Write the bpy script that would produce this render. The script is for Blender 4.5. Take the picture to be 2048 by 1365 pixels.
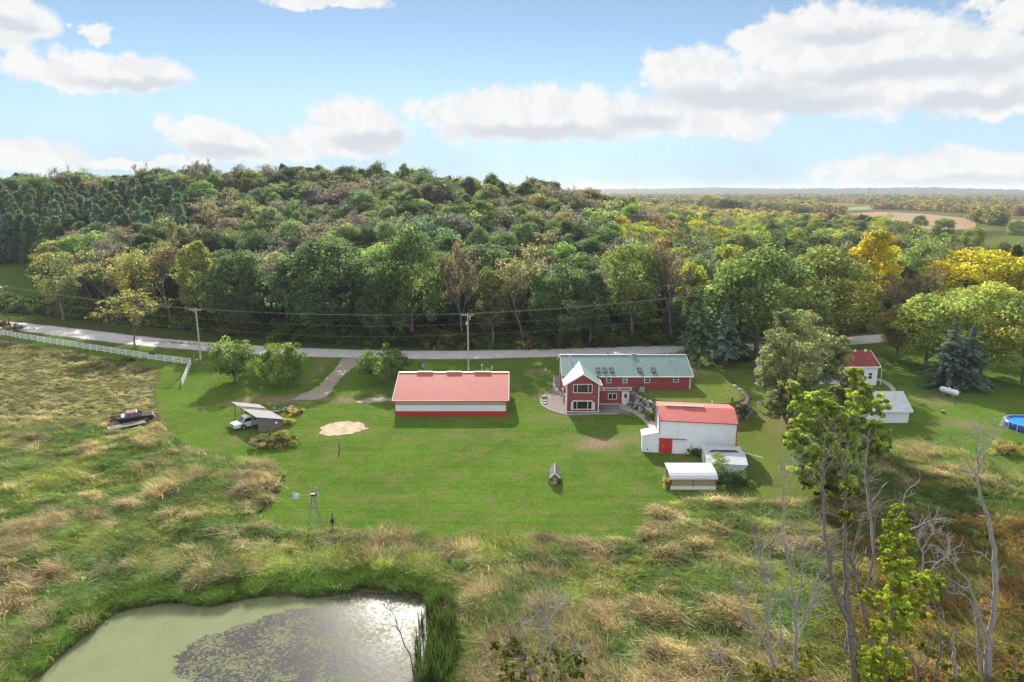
import bpy, bmesh, math, random
import numpy as np
from mathutils import Vector, Matrix
R = math.radians
rng = np.random.default_rng(7)
random.seed(7)
scene = bpy.context.scene
for o in list(bpy.data.objects): bpy.data.objects.remove(o)

# ---------------------------------------------------------------- camera
CH = 36.0                      # drone height
PITCH = R(12.6)
FPX = 1365.0                   # focal length in pixels of the 2048 px wide photograph
cp, sp = math.cos(PITCH), math.sin(PITCH)
cd = bpy.data.cameras.new('camera'); cam = bpy.data.objects.new('camera', cd)
scene.collection.objects.link(cam)
cam.location = (0, 0, CH); cam.rotation_euler = (math.pi/2-PITCH, 0, 0)
cd.sensor_width = 36; cd.lens = 36*FPX/2048; cd.clip_start = .5; cd.clip_end = 30000
scene.camera = cam
SUN_AZ, SUN_EL = R(-9), R(27)
# ---------------------------------------------------------------- sun
sd = bpy.data.lights.new('sun', 'SUN'); sd.energy = 2.6; sd.angle = R(.6); sd.color = (1, .945, .86)
sun = bpy.data.objects.new('sun', sd); scene.collection.objects.link(sun)
sdir = Vector((math.sin(SUN_AZ)*math.cos(SUN_EL), math.cos(SUN_AZ)*math.cos(SUN_EL), math.sin(SUN_EL)))
sun.rotation_euler = sdir.to_track_quat('Z', 'Y').to_euler(); sun.location = (0, 0, 300)
# ---------------------------------------------------------------- exposure
vs = scene.view_settings
vs.view_transform = 'Standard'; vs.look = 'None'; vs.gamma = 1; vs.use_curve_mapping = False
vs.exposure = 1.84
scene.render.engine = 'CYCLES'
cy = scene.cycles
cy.use_denoising = True; cy.max_bounces = 6; cy.diffuse_bounces = 4; cy.transmission_bounces = 4
cy.transparent_max_bounces = 6; cy.caustics_reflective = False; cy.caustics_refractive = False
cy.use_adaptive_sampling = True; cy.adaptive_threshold = 0.02

def ray(px, py):
    u, v = (px-1024)/FPX, (py-682.5)/FPX
    return u, cp-v*sp, -sp-v*cp
def G(px, py, z=0.0):
    """ground point (height z) seen at a photograph pixel"""
    X, Y, Z = ray(px, py); t = (z-CH)/Z
    return (X*t, Y*t, z)
def P(px, py, Y):
    """point seen at a photograph pixel on the upright plane at distance Y"""
    X, Yd, Z = ray(px, py); t = Y/Yd
    return (X*t, Y, CH+Z*t)
def proj(x, y, z):
    dz = z-CH; zc = y*cp-dz*sp
    zc = np.where(zc > .1, zc, .1)
    return 1024+FPX*x/zc, 682.5+FPX*(-(y*sp)-dz*cp)/zc

# ---------------------------------------------------------------- world: sky with clouds
W = bpy.data.worlds.new('World'); scene.world = W; W.use_nodes = True
def build_world():
    nt = W.node_tree; N = nt.nodes; L = nt.links; N.clear()
    def nd(t, **k):
        n = N.new(t)
        for a, b in k.items(): setattr(n, a, b)
        return n
    def math_(op, a, b=None, c=None, clamp=False):
        n = nd('ShaderNodeMath', operation=op, use_clamp=clamp)
        for i, v in enumerate((a, b, c)):
            if v is None: continue
            if isinstance(v, (int, float)): n.inputs[i].default_value = v
            else: L.new(v, n.inputs[i])
        return n.outputs[0]
    def vmath(op, a, b=None, c=None):
        n = nd('ShaderNodeVectorMath', operation=op)
        for i, v in enumerate((a, b, c)):
            if v is None: continue
            if isinstance(v, (tuple, list)): n.inputs[i].default_value = v
            elif isinstance(v, (int, float)): n.inputs[3].default_value = v
            else: L.new(v, n.inputs[i])
        return n.outputs['Value'] if op in ('LENGTH',) else n.outputs[0]
    def noise(vec, scale, detail=6, rough=.55):
        n = nd('ShaderNodeTexNoise', noise_dimensions='3D'); L.new(vec, n.inputs['Vector'])
        n.inputs['Scale'].default_value = scale; n.inputs['Detail'].default_value = detail
        n.inputs['Roughness'].default_value = rough
        return n
    def ramp(v, a, b, lo=0., hi=1.):
        n = nd('ShaderNodeMapRange', interpolation_type='SMOOTHSTEP'); L.new(v, n.inputs[0])
        n.inputs[1].default_value = a; n.inputs[2].default_value = b
        n.inputs[3].default_value = lo; n.inputs[4].default_value = hi
        return n.outputs[0]
    def mix(f, a, b):
        n = nd('ShaderNodeMix', data_type='RGBA'); 
        if isinstance(f, (int, float)): n.inputs[0].default_value = f
        else: L.new(f, n.inputs[0])
        for i, v in ((6, a), (7, b)):
            if isinstance(v, tuple): n.inputs[i].default_value = (*v, 1)
            else: L.new(v, n.inputs[i])
        return n.outputs[2]
    tc = nd('ShaderNodeTexCoord').outputs['Generated']
    sep = nd('ShaderNodeSeparateXYZ'); L.new(tc, sep.inputs[0])
    x, y, z = sep.outputs
    az = math_('ARCTAN2', x, y)
    hor = math_('SQRT', math_('ADD', math_('MULTIPLY', x, x), math_('MULTIPLY', y, y)))
    te = math_('DIVIDE', z, math_('MAXIMUM', hor, .02))
    cmb = nd('ShaderNodeCombineXYZ'); L.new(az, cmb.inputs[0]); L.new(te, cmb.inputs[1])
    Q = cmb.outputs[0]
    nz = noise(Q, 15, 7, .6)
    warp = vmath('MULTIPLY_ADD', vmath('SUBTRACT', nz.outputs['Color'], (.5, .5, .5)), (.07, .045, 0), Q)
    nz2 = noise(Q, 60, 5, .6)
    warp = vmath('MULTIPLY_ADD', vmath('SUBTRACT', nz2.outputs['Color'], (.5, .5, .5)), (.016, .014, 0), warp)
    def sky_uv(px, py):
        X, Y, Z = ray(px, py)
        return math.atan2(X, Y), Z/math.hypot(X, Y)
    def blobs(lst):
        f = None
        for (px, py, rx, ry) in lst:
            a, e = sky_uv(px, py)
            sa, se = FPX/rx, FPX/ry*1.0
            v = vmath('MULTIPLY_ADD', warp, (sa, se, 0), (-a*sa, -e*se, 0))
            l = vmath('LENGTH', v)
            if f is None: f = l
            else:
                n = nd('ShaderNodeMath', operation='SMOOTH_MIN'); L.new(f, n.inputs[0]); L.new(l, n.inputs[1]); n.inputs[2].default_value = .25
                f = n.outputs[0]
        return f
    white = blobs([(205, 146, 130, 34), (270, 152, 80, 36), (150, 150, 66, 26), (30, 40, 60, 40), (12, 74, 46, 26), (40, 142, 36, 22), (185, 62, 26, 18),
        (420, 280, 78, 42), (480, 296, 120, 24), (700, 240, 92, 48), (730, 268, 80, 40), (620, 292, 120, 26), (60, 312, 100, 26), (280, 326, 120, 10),
        (980, 232, 150, 52), (1110, 225, 170, 56), (1240, 235, 120, 46), (1060, 262, 190, 26), (1380, 150, 100, 56), (1450, 190, 150, 56), (1480, 240, 90, 40), (1380, 225, 100, 50),
        (1640, 100, 150, 76), (1780, 90, 130, 62), (1900, 120, 140, 60), (1700, 165, 250, 56), (1950, 175, 150, 48), (1560, 70, 90, 22), (2030, 205, 70, 24), (2040, 22, 50, 24),
        (1760, 350, 110, 34), (1900, 336, 120, 34), (2030, 348, 120, 34), (660, 2, 120, 14), (1120, 376, 180, 8)])
    grey = blobs([(1470, 192, 180, 30), (1820, 140, 230, 22), (1690, 70, 110, 16), (1620, 210, 120, 22), (1080, 268, 210, 20), (1290, 250, 90, 20), (740, 282, 90, 20), (450, 303, 90, 14), (270, 172, 110, 13), (10, 52, 60, 14), (1950, 200, 150, 18), (1930, 366, 170, 14)])
    fine = noise(Q, 30, 10, .66).outputs[0]
    up = vmath('ADD', Q, (-.004, .016, 0))
    fine_up = noise(up, 26, 4, .55).outputs[0]
    lit = math_('SUBTRACT', fine, fine_up)
    dens = math_('SUBTRACT', 1.0, white)
    dens = math_('ADD', dens, math_('MULTIPLY', math_('SUBTRACT', fine, .5), 1.35))
    cov = ramp(dens, -.10, .26)
    # clouds outside the view, on a flat layer overhead, thickened to fill the shade
    zz = math_('ADD', math_('MAXIMUM', z, 0.), .12)
    pl = nd('ShaderNodeCombineXYZ'); L.new(math_('DIVIDE', x, zz), pl.inputs[0]); L.new(math_('DIVIDE', y, zz), pl.inputs[1])
    pn = noise(pl.outputs[0], 1.3, 7, .55).outputs[0]
    ph = ramp(pn, .34, .52)
    # only where the photograph does not look (beyond its edges): soft hand over
    inside = math_('MULTIPLY', math_('MULTIPLY', ramp(math_('ABSOLUTE', az), .74, .90, 1., 0.), ramp(te, .29, .40, 1., 0.)), ramp(y, -.05, .1))
    ph = math_('MULTIPLY', math_('MULTIPLY', ph, math_('SUBTRACT', 1., inside)), ramp(z, .0, .12))
    # thin veil low over the horizon
    veil = math_('MULTIPLY', ramp(te, .0, .20, .97, .0), ramp(noise(warp, 5, 6, .6).outputs[0], .30, .75, .80, 1.0))
    st = nd('ShaderNodeTexSky', sky_type='NISHITA')
    st.sun_disc = False; st.sun_elevation = SUN_EL; st.sun_rotation = SUN_AZ; st.altitude = 300
    st.air_density = .385; st.dust_density = .0; st.ozone_density = 1.2
    hs = nd('ShaderNodeHueSaturation'); L.new(st.outputs[0], hs.inputs['Color'])
    hs.inputs['Saturation'].default_value = .76; hs.inputs['Value'].default_value = 1.0
    sky = vmath('MULTIPLY', hs.outputs[0], (.88, 1.0, .93))
    CW = 5.15      # cloud white, in the sky's own units
    cl = mix(math_('MULTIPLY', ramp(grey, 1.2, .35), .8, clamp=True), (CW*1.03, CW*1.025, CW*1.01), (CW*.70, CW*.75, CW*.82))
    sh = ramp(lit, -.10, .06, .0, 1.)
    cl2 = mix(math_('MULTIPLY', math_('SUBTRACT', 1., sh), .30), cl, (CW*.74, CW*.78, CW*.84))
    c = mix(math_('MULTIPLY', veil, 1.), sky, (CW*.60, CW*.74, CW*.84))
    # these unseen clouds are brightened, most behind the camera, to add fill light
    front = nd('ShaderNodeVectorMath', operation='SCALE'); front.inputs[0].default_value = (CW, CW, CW*1.01); L.new(ramp(y, .3, -.7, 1.08, 1.5), front.inputs[3])
    c = mix(math_('MULTIPLY', ph, .95), c, front.outputs[0])
    c = mix(math_('MULTIPLY', cov, .97), c, cl2)
    bg = nd('ShaderNodeBackground'); bg.inputs['Strength'].default_value = .05
    L.new(c, bg.inputs['Color'])
    out = nd('ShaderNodeOutputWorld'); L.new(bg.outputs[0], out.inputs[0])
build_world()
W.cycles.sampling_method = 'MANUAL'; W.cycles.sample_map_resolution = 512

# ---------------------------------------------------------------- helpers
C = scene.collection
def link(o, parent=None):
    C.objects.link(o)
    if parent is not None: o.parent = parent
    return o
def tag(o, label=None, cat=None, group=None, kind=None):
    if label: o['label'] = label
    if cat: o['category'] = cat
    if group: o['group'] = group
    if kind: o['kind'] = kind
    return o
def thing(name, label, cat, loc=(0, 0, 0), rz=0., group=None):
    o = bpy.data.objects.new(name, None); o.empty_display_size = .3
    o.location = loc; o.rotation_euler = (0, 0, rz)
    link(o); return tag(o, label, cat, group)
def copy_part(o, parent):
    c = o.copy(); C.objects.link(c); c.parent = parent
    for ch in o.children: copy_part(ch, c)
    return c
def copy_thing(o, loc, rz=0., scale=None, label=None):
    c = o.copy(); C.objects.link(c); c.location = loc; c.rotation_euler = (0, 0, rz)
    if scale is not None: c.scale = scale
    if label: c['label'] = label
    for ch in o.children: copy_part(ch, c)
    return c

def np_mesh(name, V, F, mat=None, attrs=None, smooth=False):
    """mesh from arrays; F is (M,3) or (M,4); attrs: name -> (domain, type, array)"""
    me = bpy.data.meshes.new(name)
    V = np.asarray(V, np.float32); F = np.asarray(F, np.int32); k = F.shape[1]
    me.vertices.add(len(V)); me.vertices.foreach_set('co', V.ravel())
    me.loops.add(F.size); me.loops.foreach_set('vertex_index', F.ravel())
    me.polygons.add(len(F)); me.polygons.foreach_set('loop_start', np.arange(0, F.size, k, dtype=np.int32))
    me.polygons.foreach_set('loop_total', np.full(len(F), k, np.int32))
    me.update(calc_edges=True)
    if smooth: me.polygons.foreach_set('use_smooth', np.ones(len(F), bool))
    for an, (dom, typ, arr) in (attrs or {}).items():
        a = me.attributes.new(an, typ, dom)
        key = {'FLOAT': 'value', 'INT': 'value', 'FLOAT_VECTOR': 'vector', 'FLOAT_COLOR': 'color'}[typ]
        a.data.foreach_set(key, np.ascontiguousarray(arr, np.int32 if typ == 'INT' else np.float32).ravel())
    if mat: me.materials.append(mat)
    return me

class MB:
    """collects simple solids and links them as ONE mesh object"""
    def __init__(s): s.v = []; s.f = []
    def add(s, vs, fs):
        b = len(s.v); s.v += [tuple(v) for v in vs]; s.f += [tuple(b+i for i in f) for f in fs]; return s
    def box(s, x0, x1, y0, y1, z0, z1):
        return s.add([(x0,y0,z0),(x1,y0,z0),(x1,y1,z0),(x0,y1,z0),(x0,y0,z1),(x1,y0,z1),(x1,y1,z1),(x0,y1,z1)],
            [(0,3,2,1),(4,5,6,7),(0,1,5,4),(1,2,6,5),(2,3,7,6),(3,0,4,7)])
    def bar(s, a, b, w, h=None):
        """square bar from a to b"""
        a, b = Vector(a), Vector(b); d = (b-a).normalized(); h = h or w
        up = Vector((0,0,1)) if abs(d.z) < .9 else Vector((0,1,0))
        t = d.cross(up).normalized(); n = t.cross(d).normalized()
        vs = []
        for p in (a, b):
            for i, j in ((-1,-1),(1,-1),(1,1),(-1,1)): vs.append(p+t*w*.5*i+n*h*.5*j)
        return s.add(vs, [(0,1,2,3),(7,6,5,4),(0,4,5,1),(1,5,6,2),(2,6,7,3),(3,7,4,0)])
    def tube(s, pts, rad, n=6, cap=True):
        pts = [Vector(p) for p in pts]; rings = []
        if isinstance(rad, (int, float)): rad = [rad]*len(pts)
        b = len(s.v)
        for i, p in enumerate(pts):
            d = (pts[min(i+1, len(pts)-1)]-pts[max(i-1, 0)]); d = d.normalized() if d.length > 1e-6 else Vector((0,0,1))
            up = Vector((0,0,1)) if abs(d.z) < .9 else Vector((1,0,0))
            t = d.cross(up).normalized(); m = t.cross(d)
            for k in range(n):
                a = 2*math.pi*k/n; s.v.append(tuple(p+(t*math.cos(a)+m*math.sin(a))*rad[i]))
        for i in range(len(pts)-1):
            for k in range(n):
                a0 = b+i*n+k; a1 = b+i*n+(k+1) % n
                s.f.append((a0, a1, a1+n, a0+n))
        if cap:
            s.f.append(tuple(b+k for k in range(n))); s.f.append(tuple(b+(len(pts)-1)*n+n-1-k for k in range(n)))
        return s
    def prism(s, prof, y0, y1, axis='y'):
        """profile in (x,z) extruded along y (or (y,z) along x)"""
        n = len(prof)
        if axis == 'y': vs = [(a, y0, b) for a, b in prof]+[(a, y1, b) for a, b in prof]
        elif axis == 'x': vs = [(y0, a, b) for a, b in prof]+[(y1, a, b) for a, b in prof]
        else: vs = [(a, b, y0) for a, b in prof]+[(a, b, y1) for a, b in prof]
        fs = [tuple(range(n-1, -1, -1)), tuple(range(n, 2*n))]+[(i, (i+1) % n, n+(i+1) % n, n+i) for i in range(n)]
        return s.add(vs, fs)
    def slab(s, quad, t):
        """a plate of thickness t under the given corners (top face)"""
        q = [Vector(p) for p in quad]; n = (q[1]-q[0]).cross(q[2]-q[0]).normalized()
        if n.z < 0: q.reverse(); n = -n
        k = len(q); vs = q+[p-n*t for p in q]
        return s.add(vs, [tuple(range(k)), tuple(range(2*k-1, k-1, -1))]+[(i, k+i, k+(i+1) % k, (i+1) % k) for i in range(k)])
    def mesh(s, name, mat=None, smooth=False):
        me = bpy.data.meshes.new(name); me.from_pydata(s.v, [], s.f)
        bm = bmesh.new(); bm.from_mesh(me); bmesh.ops.recalc_face_normals(bm, faces=bm.faces); bm.to_mesh(me); bm.free()
        if mat: me.materials.append(mat)
        if smooth:
            for p in me.polygons: p.use_smooth = True
        return me
    def build(s, name, mat, parent=None, bevel=0., smooth=False):
        o = bpy.data.objects.new(name, s.mesh(name, mat, smooth)); link(o, parent)
        if bevel:
            m = o.modifiers.new('bevel', 'BEVEL'); m.width = bevel; m.segments = 1
            m.limit_method = 'ANGLE'
        return o

# ---- noise in numpy
_tab = rng.random((8, 256, 256))
def vnoise(x, y, s, k=0):
    x = np.asarray(x)/s+1000.3; y = np.asarray(y)/s+1000.7
    xi = np.floor(x).astype(int); yi = np.floor(y).astype(int); fx = x-xi; fy = y-yi
    fx = fx*fx*(3-2*fx); fy = fy*fy*(3-2*fy); T = _tab[k % 8]
    a = T[xi & 255, yi & 255]; b = T[(xi+1) & 255, yi & 255]; c = T[xi & 255, (yi+1) & 255]; d = T[(xi+1) & 255, (yi+1) & 255]
    return (a*(1-fx)+b*fx)*(1-fy)+(c*(1-fx)+d*fx)*fy
def fbm(x, y, s, o=4, k=0):
    t = 0; a = .5; tot = 0
    for i in range(o):
        t = t+a*vnoise(x, y, s, k+i); tot += a; a *= .5; s *= .5
    return t/tot
def sstep(a, b, v):
    t = np.clip((np.asarray(v)-a)/(b-a), 0, 1); return t*t*(3-2*t)
def sdist(poly, x, y):
    """signed distance to a polygon, positive inside"""
    x = np.asarray(x, float); y = np.asarray(y, float); d = np.full(x.shape, 1e18); ins = np.zeros(x.shape, bool)
    n = len(poly)
    for i in range(n):
        ax, ay = poly[i][:2]; bx, by = poly[(i+1) % n][:2]
        ex, ey = bx-ax, by-ay; t = np.clip(((x-ax)*ex+(y-ay)*ey)/(ex*ex+ey*ey+1e-12), 0, 1)
        d = np.minimum(d, (x-ax-t*ex)**2+(y-ay-t*ey)**2)
        c = ((ay > y) != (by > y)); 
        with np.errstate(divide='ignore', invalid='ignore'):
            ins ^= c & (x < (bx-ax)*(y-ay)/(by-ay+1e-12)+ax)
    return np.where(ins, 1, -1)*np.sqrt(d)
def pdist(line, x, y):
    x = np.asarray(x, float); y = np.asarray(y, float); d = np.full(x.shape, 1e18)
    for (ax, ay), (bx, by) in zip([p[:2] for p in line[:-1]], [p[:2] for p in line[1:]]):
        ex, ey = bx-ax, by-ay; t = np.clip(((x-ax)*ex+(y-ay)*ey)/(ex*ex+ey*ey+1e-12), 0, 1)
        d = np.minimum(d, (x-ax-t*ex)**2+(y-ay-t*ey)**2)
    return np.sqrt(d)

# ---------------------------------------------------------------- materials
def newmat(name):
    m = bpy.data.materials.new(name); m.use_nodes = True; nt = m.node_tree; nt.nodes.clear()
    out = nt.nodes.new('ShaderNodeOutputMaterial'); return m, nt, out
def mat(name, col, rough=.7, metal=0., var=.12, scale=1.5, bump=0., bscale=8., rib=None, spec=.4, trans=0., dirt=0.):
    """painted / wooden / stone surface: base colour with blotchy wear, optional ribs along a local axis (axis, period, depth)"""
    m, nt, out = newmat(name); N, L = nt.nodes, nt.links
    b = N.new('ShaderNodeBsdfPrincipled'); L.new(b.outputs[0], out.inputs[0])
    b.inputs['Roughness'].default_value = rough; b.inputs['Metallic'].default_value = metal
    b.inputs['Specular IOR Level'].default_value = spec
    tc = N.new('ShaderNodeTexCoord')
    n1 = N.new('ShaderNodeTexNoise'); n1.inputs['Scale'].default_value = scale; n1.inputs['Detail'].default_value = 8; n1.inputs['Roughness'].default_value = .65
    L.new(tc.outputs['Object'], n1.inputs[0])
    mr = N.new('ShaderNodeMapRange'); L.new(n1.outputs[0], mr.inputs[0]); mr.inputs[1].default_value = .3; mr.inputs[2].default_value = .7
    mr.inputs[3].default_value = 1-var; mr.inputs[4].default_value = 1+var
    mx = N.new('ShaderNodeVectorMath'); mx.operation = 'SCALE'; mx.inputs[0].default_value = col; L.new(mr.outputs[0], mx.inputs[3])
    c = mx.outputs[0]
    if dirt:
        n2 = N.new('ShaderNodeTexNoise'); n2.inputs['Scale'].default_value = scale*.6; n2.inputs['Detail'].default_value = 10
        mp = N.new('ShaderNodeMapping'); mp.inputs['Scale'].default_value = (3, 3, .5); L.new(tc.outputs['Object'], mp.inputs[0]); L.new(mp.outputs[0], n2.inputs[0])
        m2 = N.new('ShaderNodeMapRange'); L.new(n2.outputs[0], m2.inputs[0]); m2.inputs[1].default_value = .5; m2.inputs[2].default_value = .8
        m2.inputs[3].default_value = 0; m2.inputs[4].default_value = dirt
        mm = N.new('ShaderNodeMix'); mm.data_type = 'RGBA'; L.new(m2.outputs[0], mm.inputs[0]); L.new(c, mm.inputs[6]); mm.inputs[7].default_value = (.16, .13, .10, 1)
        c = mm.outputs[2]
    L.new(c, b.inputs['Base Color'])
    h = None
    if rib:
        ax, per, dep = rib
        sx = N.new('ShaderNodeSeparateXYZ'); L.new(tc.outputs['Object'], sx.inputs[0])
        w = N.new('ShaderNodeMath'); w.operation = 'PINGPONG'; w.inputs[1].default_value = per/2; L.new(sx.outputs[ax], w.inputs[0])
        w2 = N.new('ShaderNodeMapRange'); w2.interpolation_type = 'SMOOTHSTEP'; L.new(w.outputs[0], w2.inputs[0]); w2.inputs[1].default_value = 0; w2.inputs[2].default_value = per*.22
        w2.inputs[3].default_value = 0; w2.inputs[4].default_value = dep
        h = w2.outputs[0]
    if bump:
        n3 = N.new('ShaderNodeTexNoise'); n3.inputs['Scale'].default_value = bscale; n3.inputs['Detail'].default_value = 5; L.new(tc.outputs['Object'], n3.inputs[0])
        s3 = N.new('ShaderNodeMath'); s3.operation = 'MULTIPLY'; s3.inputs[1].default_value = bump; L.new(n3.outputs[0], s3.inputs[0])
        if h is None: h = s3.outputs[0]
        else:
            a3 = N.new('ShaderNodeMath'); L.new(h, a3.inputs[0]); L.new(s3.outputs[0], a3.inputs[1]); h = a3.outputs[0]
    if h is not None:
        bp = N.new('ShaderNodeBump'); bp.inputs['Distance'].default_value = 1.; bp.inputs['Strength'].default_value = 1.; L.new(h, bp.inputs['Height']); L.new(bp.outputs[0], b.inputs['Normal'])
    if trans:
        b.inputs['Transmission Weight'].default_value = trans
    return m
def leaf_mat(name, src='OBJECT', transl=.6, var=.25, rough=.6):
    """foliage: colour carried by the object or the instance, times the leaf's own tint"""
    m, nt, out = newmat(name); N, L = nt.nodes, nt.links
    at = N.new('ShaderNodeAttribute'); at.attribute_name = 'tint'
    if src == 'OBJECT': o = N.new('ShaderNodeObjectInfo'); base = o.outputs['Color']
    else:
        o = N.new('ShaderNodeAttribute'); o.attribute_type = 'INSTANCER'; o.attribute_name = 'icol'; base = o.outputs['Color']
    mu = N.new('ShaderNodeMix'); mu.data_type = 'RGBA'; mu.blend_type = 'MULTIPLY'; mu.inputs[0].default_value = 1
    L.new(base, mu.inputs[6]); L.new(at.outputs['Color'], mu.inputs[7]); c = mu.outputs[2]
    d = N.new('ShaderNodeBsdfPrincipled'); d.inputs['Roughness'].default_value = rough; d.inputs['Specular IOR Level'].default_value = .04; L.new(c, d.inputs['Base Color'])
    t = N.new('ShaderNodeBsdfTranslucent')
    g = N.new('ShaderNodeMix'); g.data_type = 'RGBA'; g.blend_type = 'MULTIPLY'; g.inputs[0].default_value = 1; L.new(c, g.inputs[6]); g.inputs[7].default_value = (1.12, 1.18, .72, 1)
    L.new(g.outputs[2], t.inputs[0])
    s = N.new('ShaderNodeMixShader'); s.inputs[0].default_value = transl; L.new(d.outputs[0], s.inputs[1]); L.new(t.outputs[0], s.inputs[2]); L.new(s.outputs[0], out.inputs[0])
    return m
M = {}
M['leaf'] = leaf_mat('leaf', 'OBJECT'); M['leaf_far'] = leaf_mat('leaf_in_wood', 'INSTANCER'); M['grass_blade'] = leaf_mat('grass_blade', 'INSTANCER', .55)
M['bark'] = mat('bark', (.17, .145, .125), .9, var=.35, scale=6, bump=.03)
M['dead_bark'] = mat('dead_bark', (.29, .265, .245), .9, var=.3, scale=5, bump=.03)
M['pale_bark'] = mat('pale_bark', (.17, .15, .14), .9, var=.3, scale=5, bump=.03)
M['white'] = mat('white_paint', (.78, .78, .77), .5, var=.04)
M['white_metal'] = mat('white_metal_siding', (.75, .79, .86), .45, var=.05, scale=.7, rib=(0, .3, .02), dirt=.12)  # white steel, with the blue of the sky light put into its colour
M['white_roof'] = mat('white_metal_roofing', (.50, .53, .58), .5, var=.09, scale=.8, rib=(0, .35, .02), dirt=.25)
M['hut_roof'] = mat('white_corrugated_roofing', (.54, .57, .62), .5, var=.08, rib=(1, .28, .02), dirt=.12)
M['red_roof'] = mat('red_metal_roofing', (.41, .085, .07), .62, var=.08, scale=.6, rib=(0, .3, .02), spec=.35, dirt=.12)
M['barn_red_roof'] = mat('barn_red_metal_roofing', (.46, .095, .08), .62, var=.08, scale=.6, rib=(0, .3, .02), spec=.3)
M['red_siding'] = mat('red_lap_siding', (.27, .05, .058), .6, var=.14, scale=1.2, dirt=.1, rib=(2, .16, .012))
M['red_metal'] = mat('red_metal_wainscot', (.46, .03, .03), .45, var=.12, rib=(0, .3, .02))
M['red_paint'] = mat('red_paint', (.40, .02, .03), .5, var=.1)
M['green_roof'] = mat('green_metal_roofing', (.12, .215, .21), .62, var=.06, scale=.6, rib=(0, .3, .02), spec=.3)
M['green_roof_y'] = mat('green_metal_roofing_bay', (.12, .215, .21), .62, var=.06, scale=.6, rib=(1, .3, .02), spec=.5)
M['shingle_red'] = mat('red_shingles', (.20, .03, .035), .85, var=.25, scale=3, bump=.02, bscale=14)
M['shingle_grey'] = mat('grey_shingles', (.075, .08, .09), .8, var=.25, scale=3, bump=.02, bscale=14)
M['glass'] = mat('window_glass', (.02, .025, .03), .06, var=.02, spec=.8)
M['skylight'] = mat('skylight_glass', (.10, .10, .11), .12, var=.1, spec=.9)
M['dark'] = mat('dark_metal', (.03, .03, .032), .5)
M['grey_metal'] = mat('galvanised_metal', (.30, .31, .32), .45, metal=.5, var=.15)
M['vent_grey'] = mat('grey_ridge_vent', (.42, .42, .48), .5)
M['polycarb'] = mat('ribbed_translucent_panel', (.46, .44, .33), .45, var=.1, rib=(0, .22, .02))
M['tan_panel'] = mat('tan_fibreglass_panel', (.38, .30, .19), .5, var=.15, rib=(0, .22, .02))
M['wood_grey'] = mat('weathered_boards', (.19, .165, .15), .85, var=.3, scale=2, rib=(0, .2, .02), dirt=.4)
M['wood'] = mat('bare_wood', (.30, .22, .15), .8, var=.25, scale=3)
M['wood_dark'] = mat('dark_wood', (.07, .055, .045), .85, var=.3)
M['tin_roof'] = mat('old_tin_roof', (.085, .085, .105), .75, metal=.0, var=.15, scale=1.2, rib=(0, .25, .015), dirt=.35)
M['concrete'] = mat('concrete', (.38, .36, .33), .9, var=.12, scale=1.5, bump=.01, dirt=.2)
M['pole_wood'] = mat('pole_wood', (.46, .44, .42), .85, var=.15, scale=3)
M['pole_dark'] = mat('creosote_pole', (.13, .10, .085), .85, var=.2, scale=3)
M['rubber'] = mat('rubber', (.02, .02, .02), .8)
M['chrome'] = mat('chrome', (.6, .6, .62), .2, metal=1.)
M['truck_white'] = mat('white_truck_paint', (.74, .75, .77), .3, var=.03, spec=.6)
M['truck_black'] = mat('dark_maroon_truck_paint', (.022, .012, .014), .2, var=.15, spec=.7)
M['lamp_glass'] = mat('headlight_glass', (.5, .52, .54), .15, spec=.8)
M['red_glass'] = mat('tail_light', (.35, .01, .01), .2)
M['orange'] = mat('orange_marker', (.55, .22, .05), .6)
M['yellow'] = mat('yellow_marker', (.6, .48, .08), .6)
M['stones'] = [mat('boulder_%s' % n, c, .9, var=.35, scale=2.5, bump=.05, bscale=5) for n, c in (('grey', (.22, .215, .21)), ('pale', (.36, .34, .31)), ('dark', (.12, .115, .115)), ('brown', (.23, .185, .15)))]
M['pool_blue'] = mat('blue_pool_wall', (.03, .07, .42), .4, var=.08)
M['pool_liner'] = mat('pool_liner', (.02, .22, .62), .5)
M['pool_water'] = mat('pool_water', (.03, .30, .62), .08, spec=.6)
M['mill_metal'] = mat('dull_galvanised_lattice', (.17, .18, .19), .6, var=.15)
M['blue_grey'] = mat('painted_vane', (.30, .38, .55), .5)
M['skin'] = mat('skin', (.42, .26, .19), .6)
M['shirt'] = mat('pale_shirt', (.62, .66, .72), .8)
M['trousers'] = mat('white_trousers', (.66, .66, .66), .8)
M['hair'] = mat('dark_hair', (.03, .025, .02), .7)
M['silver'] = mat('silver_tank', (.74, .75, .76), .35, var=.05)
M['car_dark'] = mat('dark_car_paint', (.015, .018, .022), .2, spec=.7)
# ================================================================ the land
def GP(pts, z=0.): return [G(px, py, z)[:2] for px, py in pts]
LAWN = GP([(-60,655),(0,676),(60,690),(150,702),(240,722),(322,742),(310,780),(318,830),(345,872),(390,905),(450,915),(540,925),(573,946),(560,982),(530,1018),(514,1045),
    (560,1056),(620,1060),(720,1062),(800,1068),(880,1075),(1000,1070),(1120,1076),(1272,1080),(1290,1050),(1302,1018),(1360,1002),(1480,1002),(1640,1002),(1650,960),(1690,925),(1760,903),(1830,893),(1920,905),(1990,930),(2060,965),(2250,1040),
    (2600,900),(2500,700),(2048,690),(1700,690),(1250,702),(936,711),(760,710),(500,700),(280,683),(130,664),(0,650),(-200,630)])
ROAD = GP([(-700,590),(-300,622),(0,650),(130,664),(280,683),(400,693),(500,700),(620,706),(760,710),(936,711),(1115,706),(1250,702),(1385,698),(1470,695),(1560,691),(1680,684),(1800,674),(1950,658)])
FRONT = GP([(-900,560),(-300,592),(0,622),(130,632),(340,655),(600,680),(800,692),(1100,695),(1350,688),(1500,680),(1650,668),(1800,655),(2048,630),(2600,600)])
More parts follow.
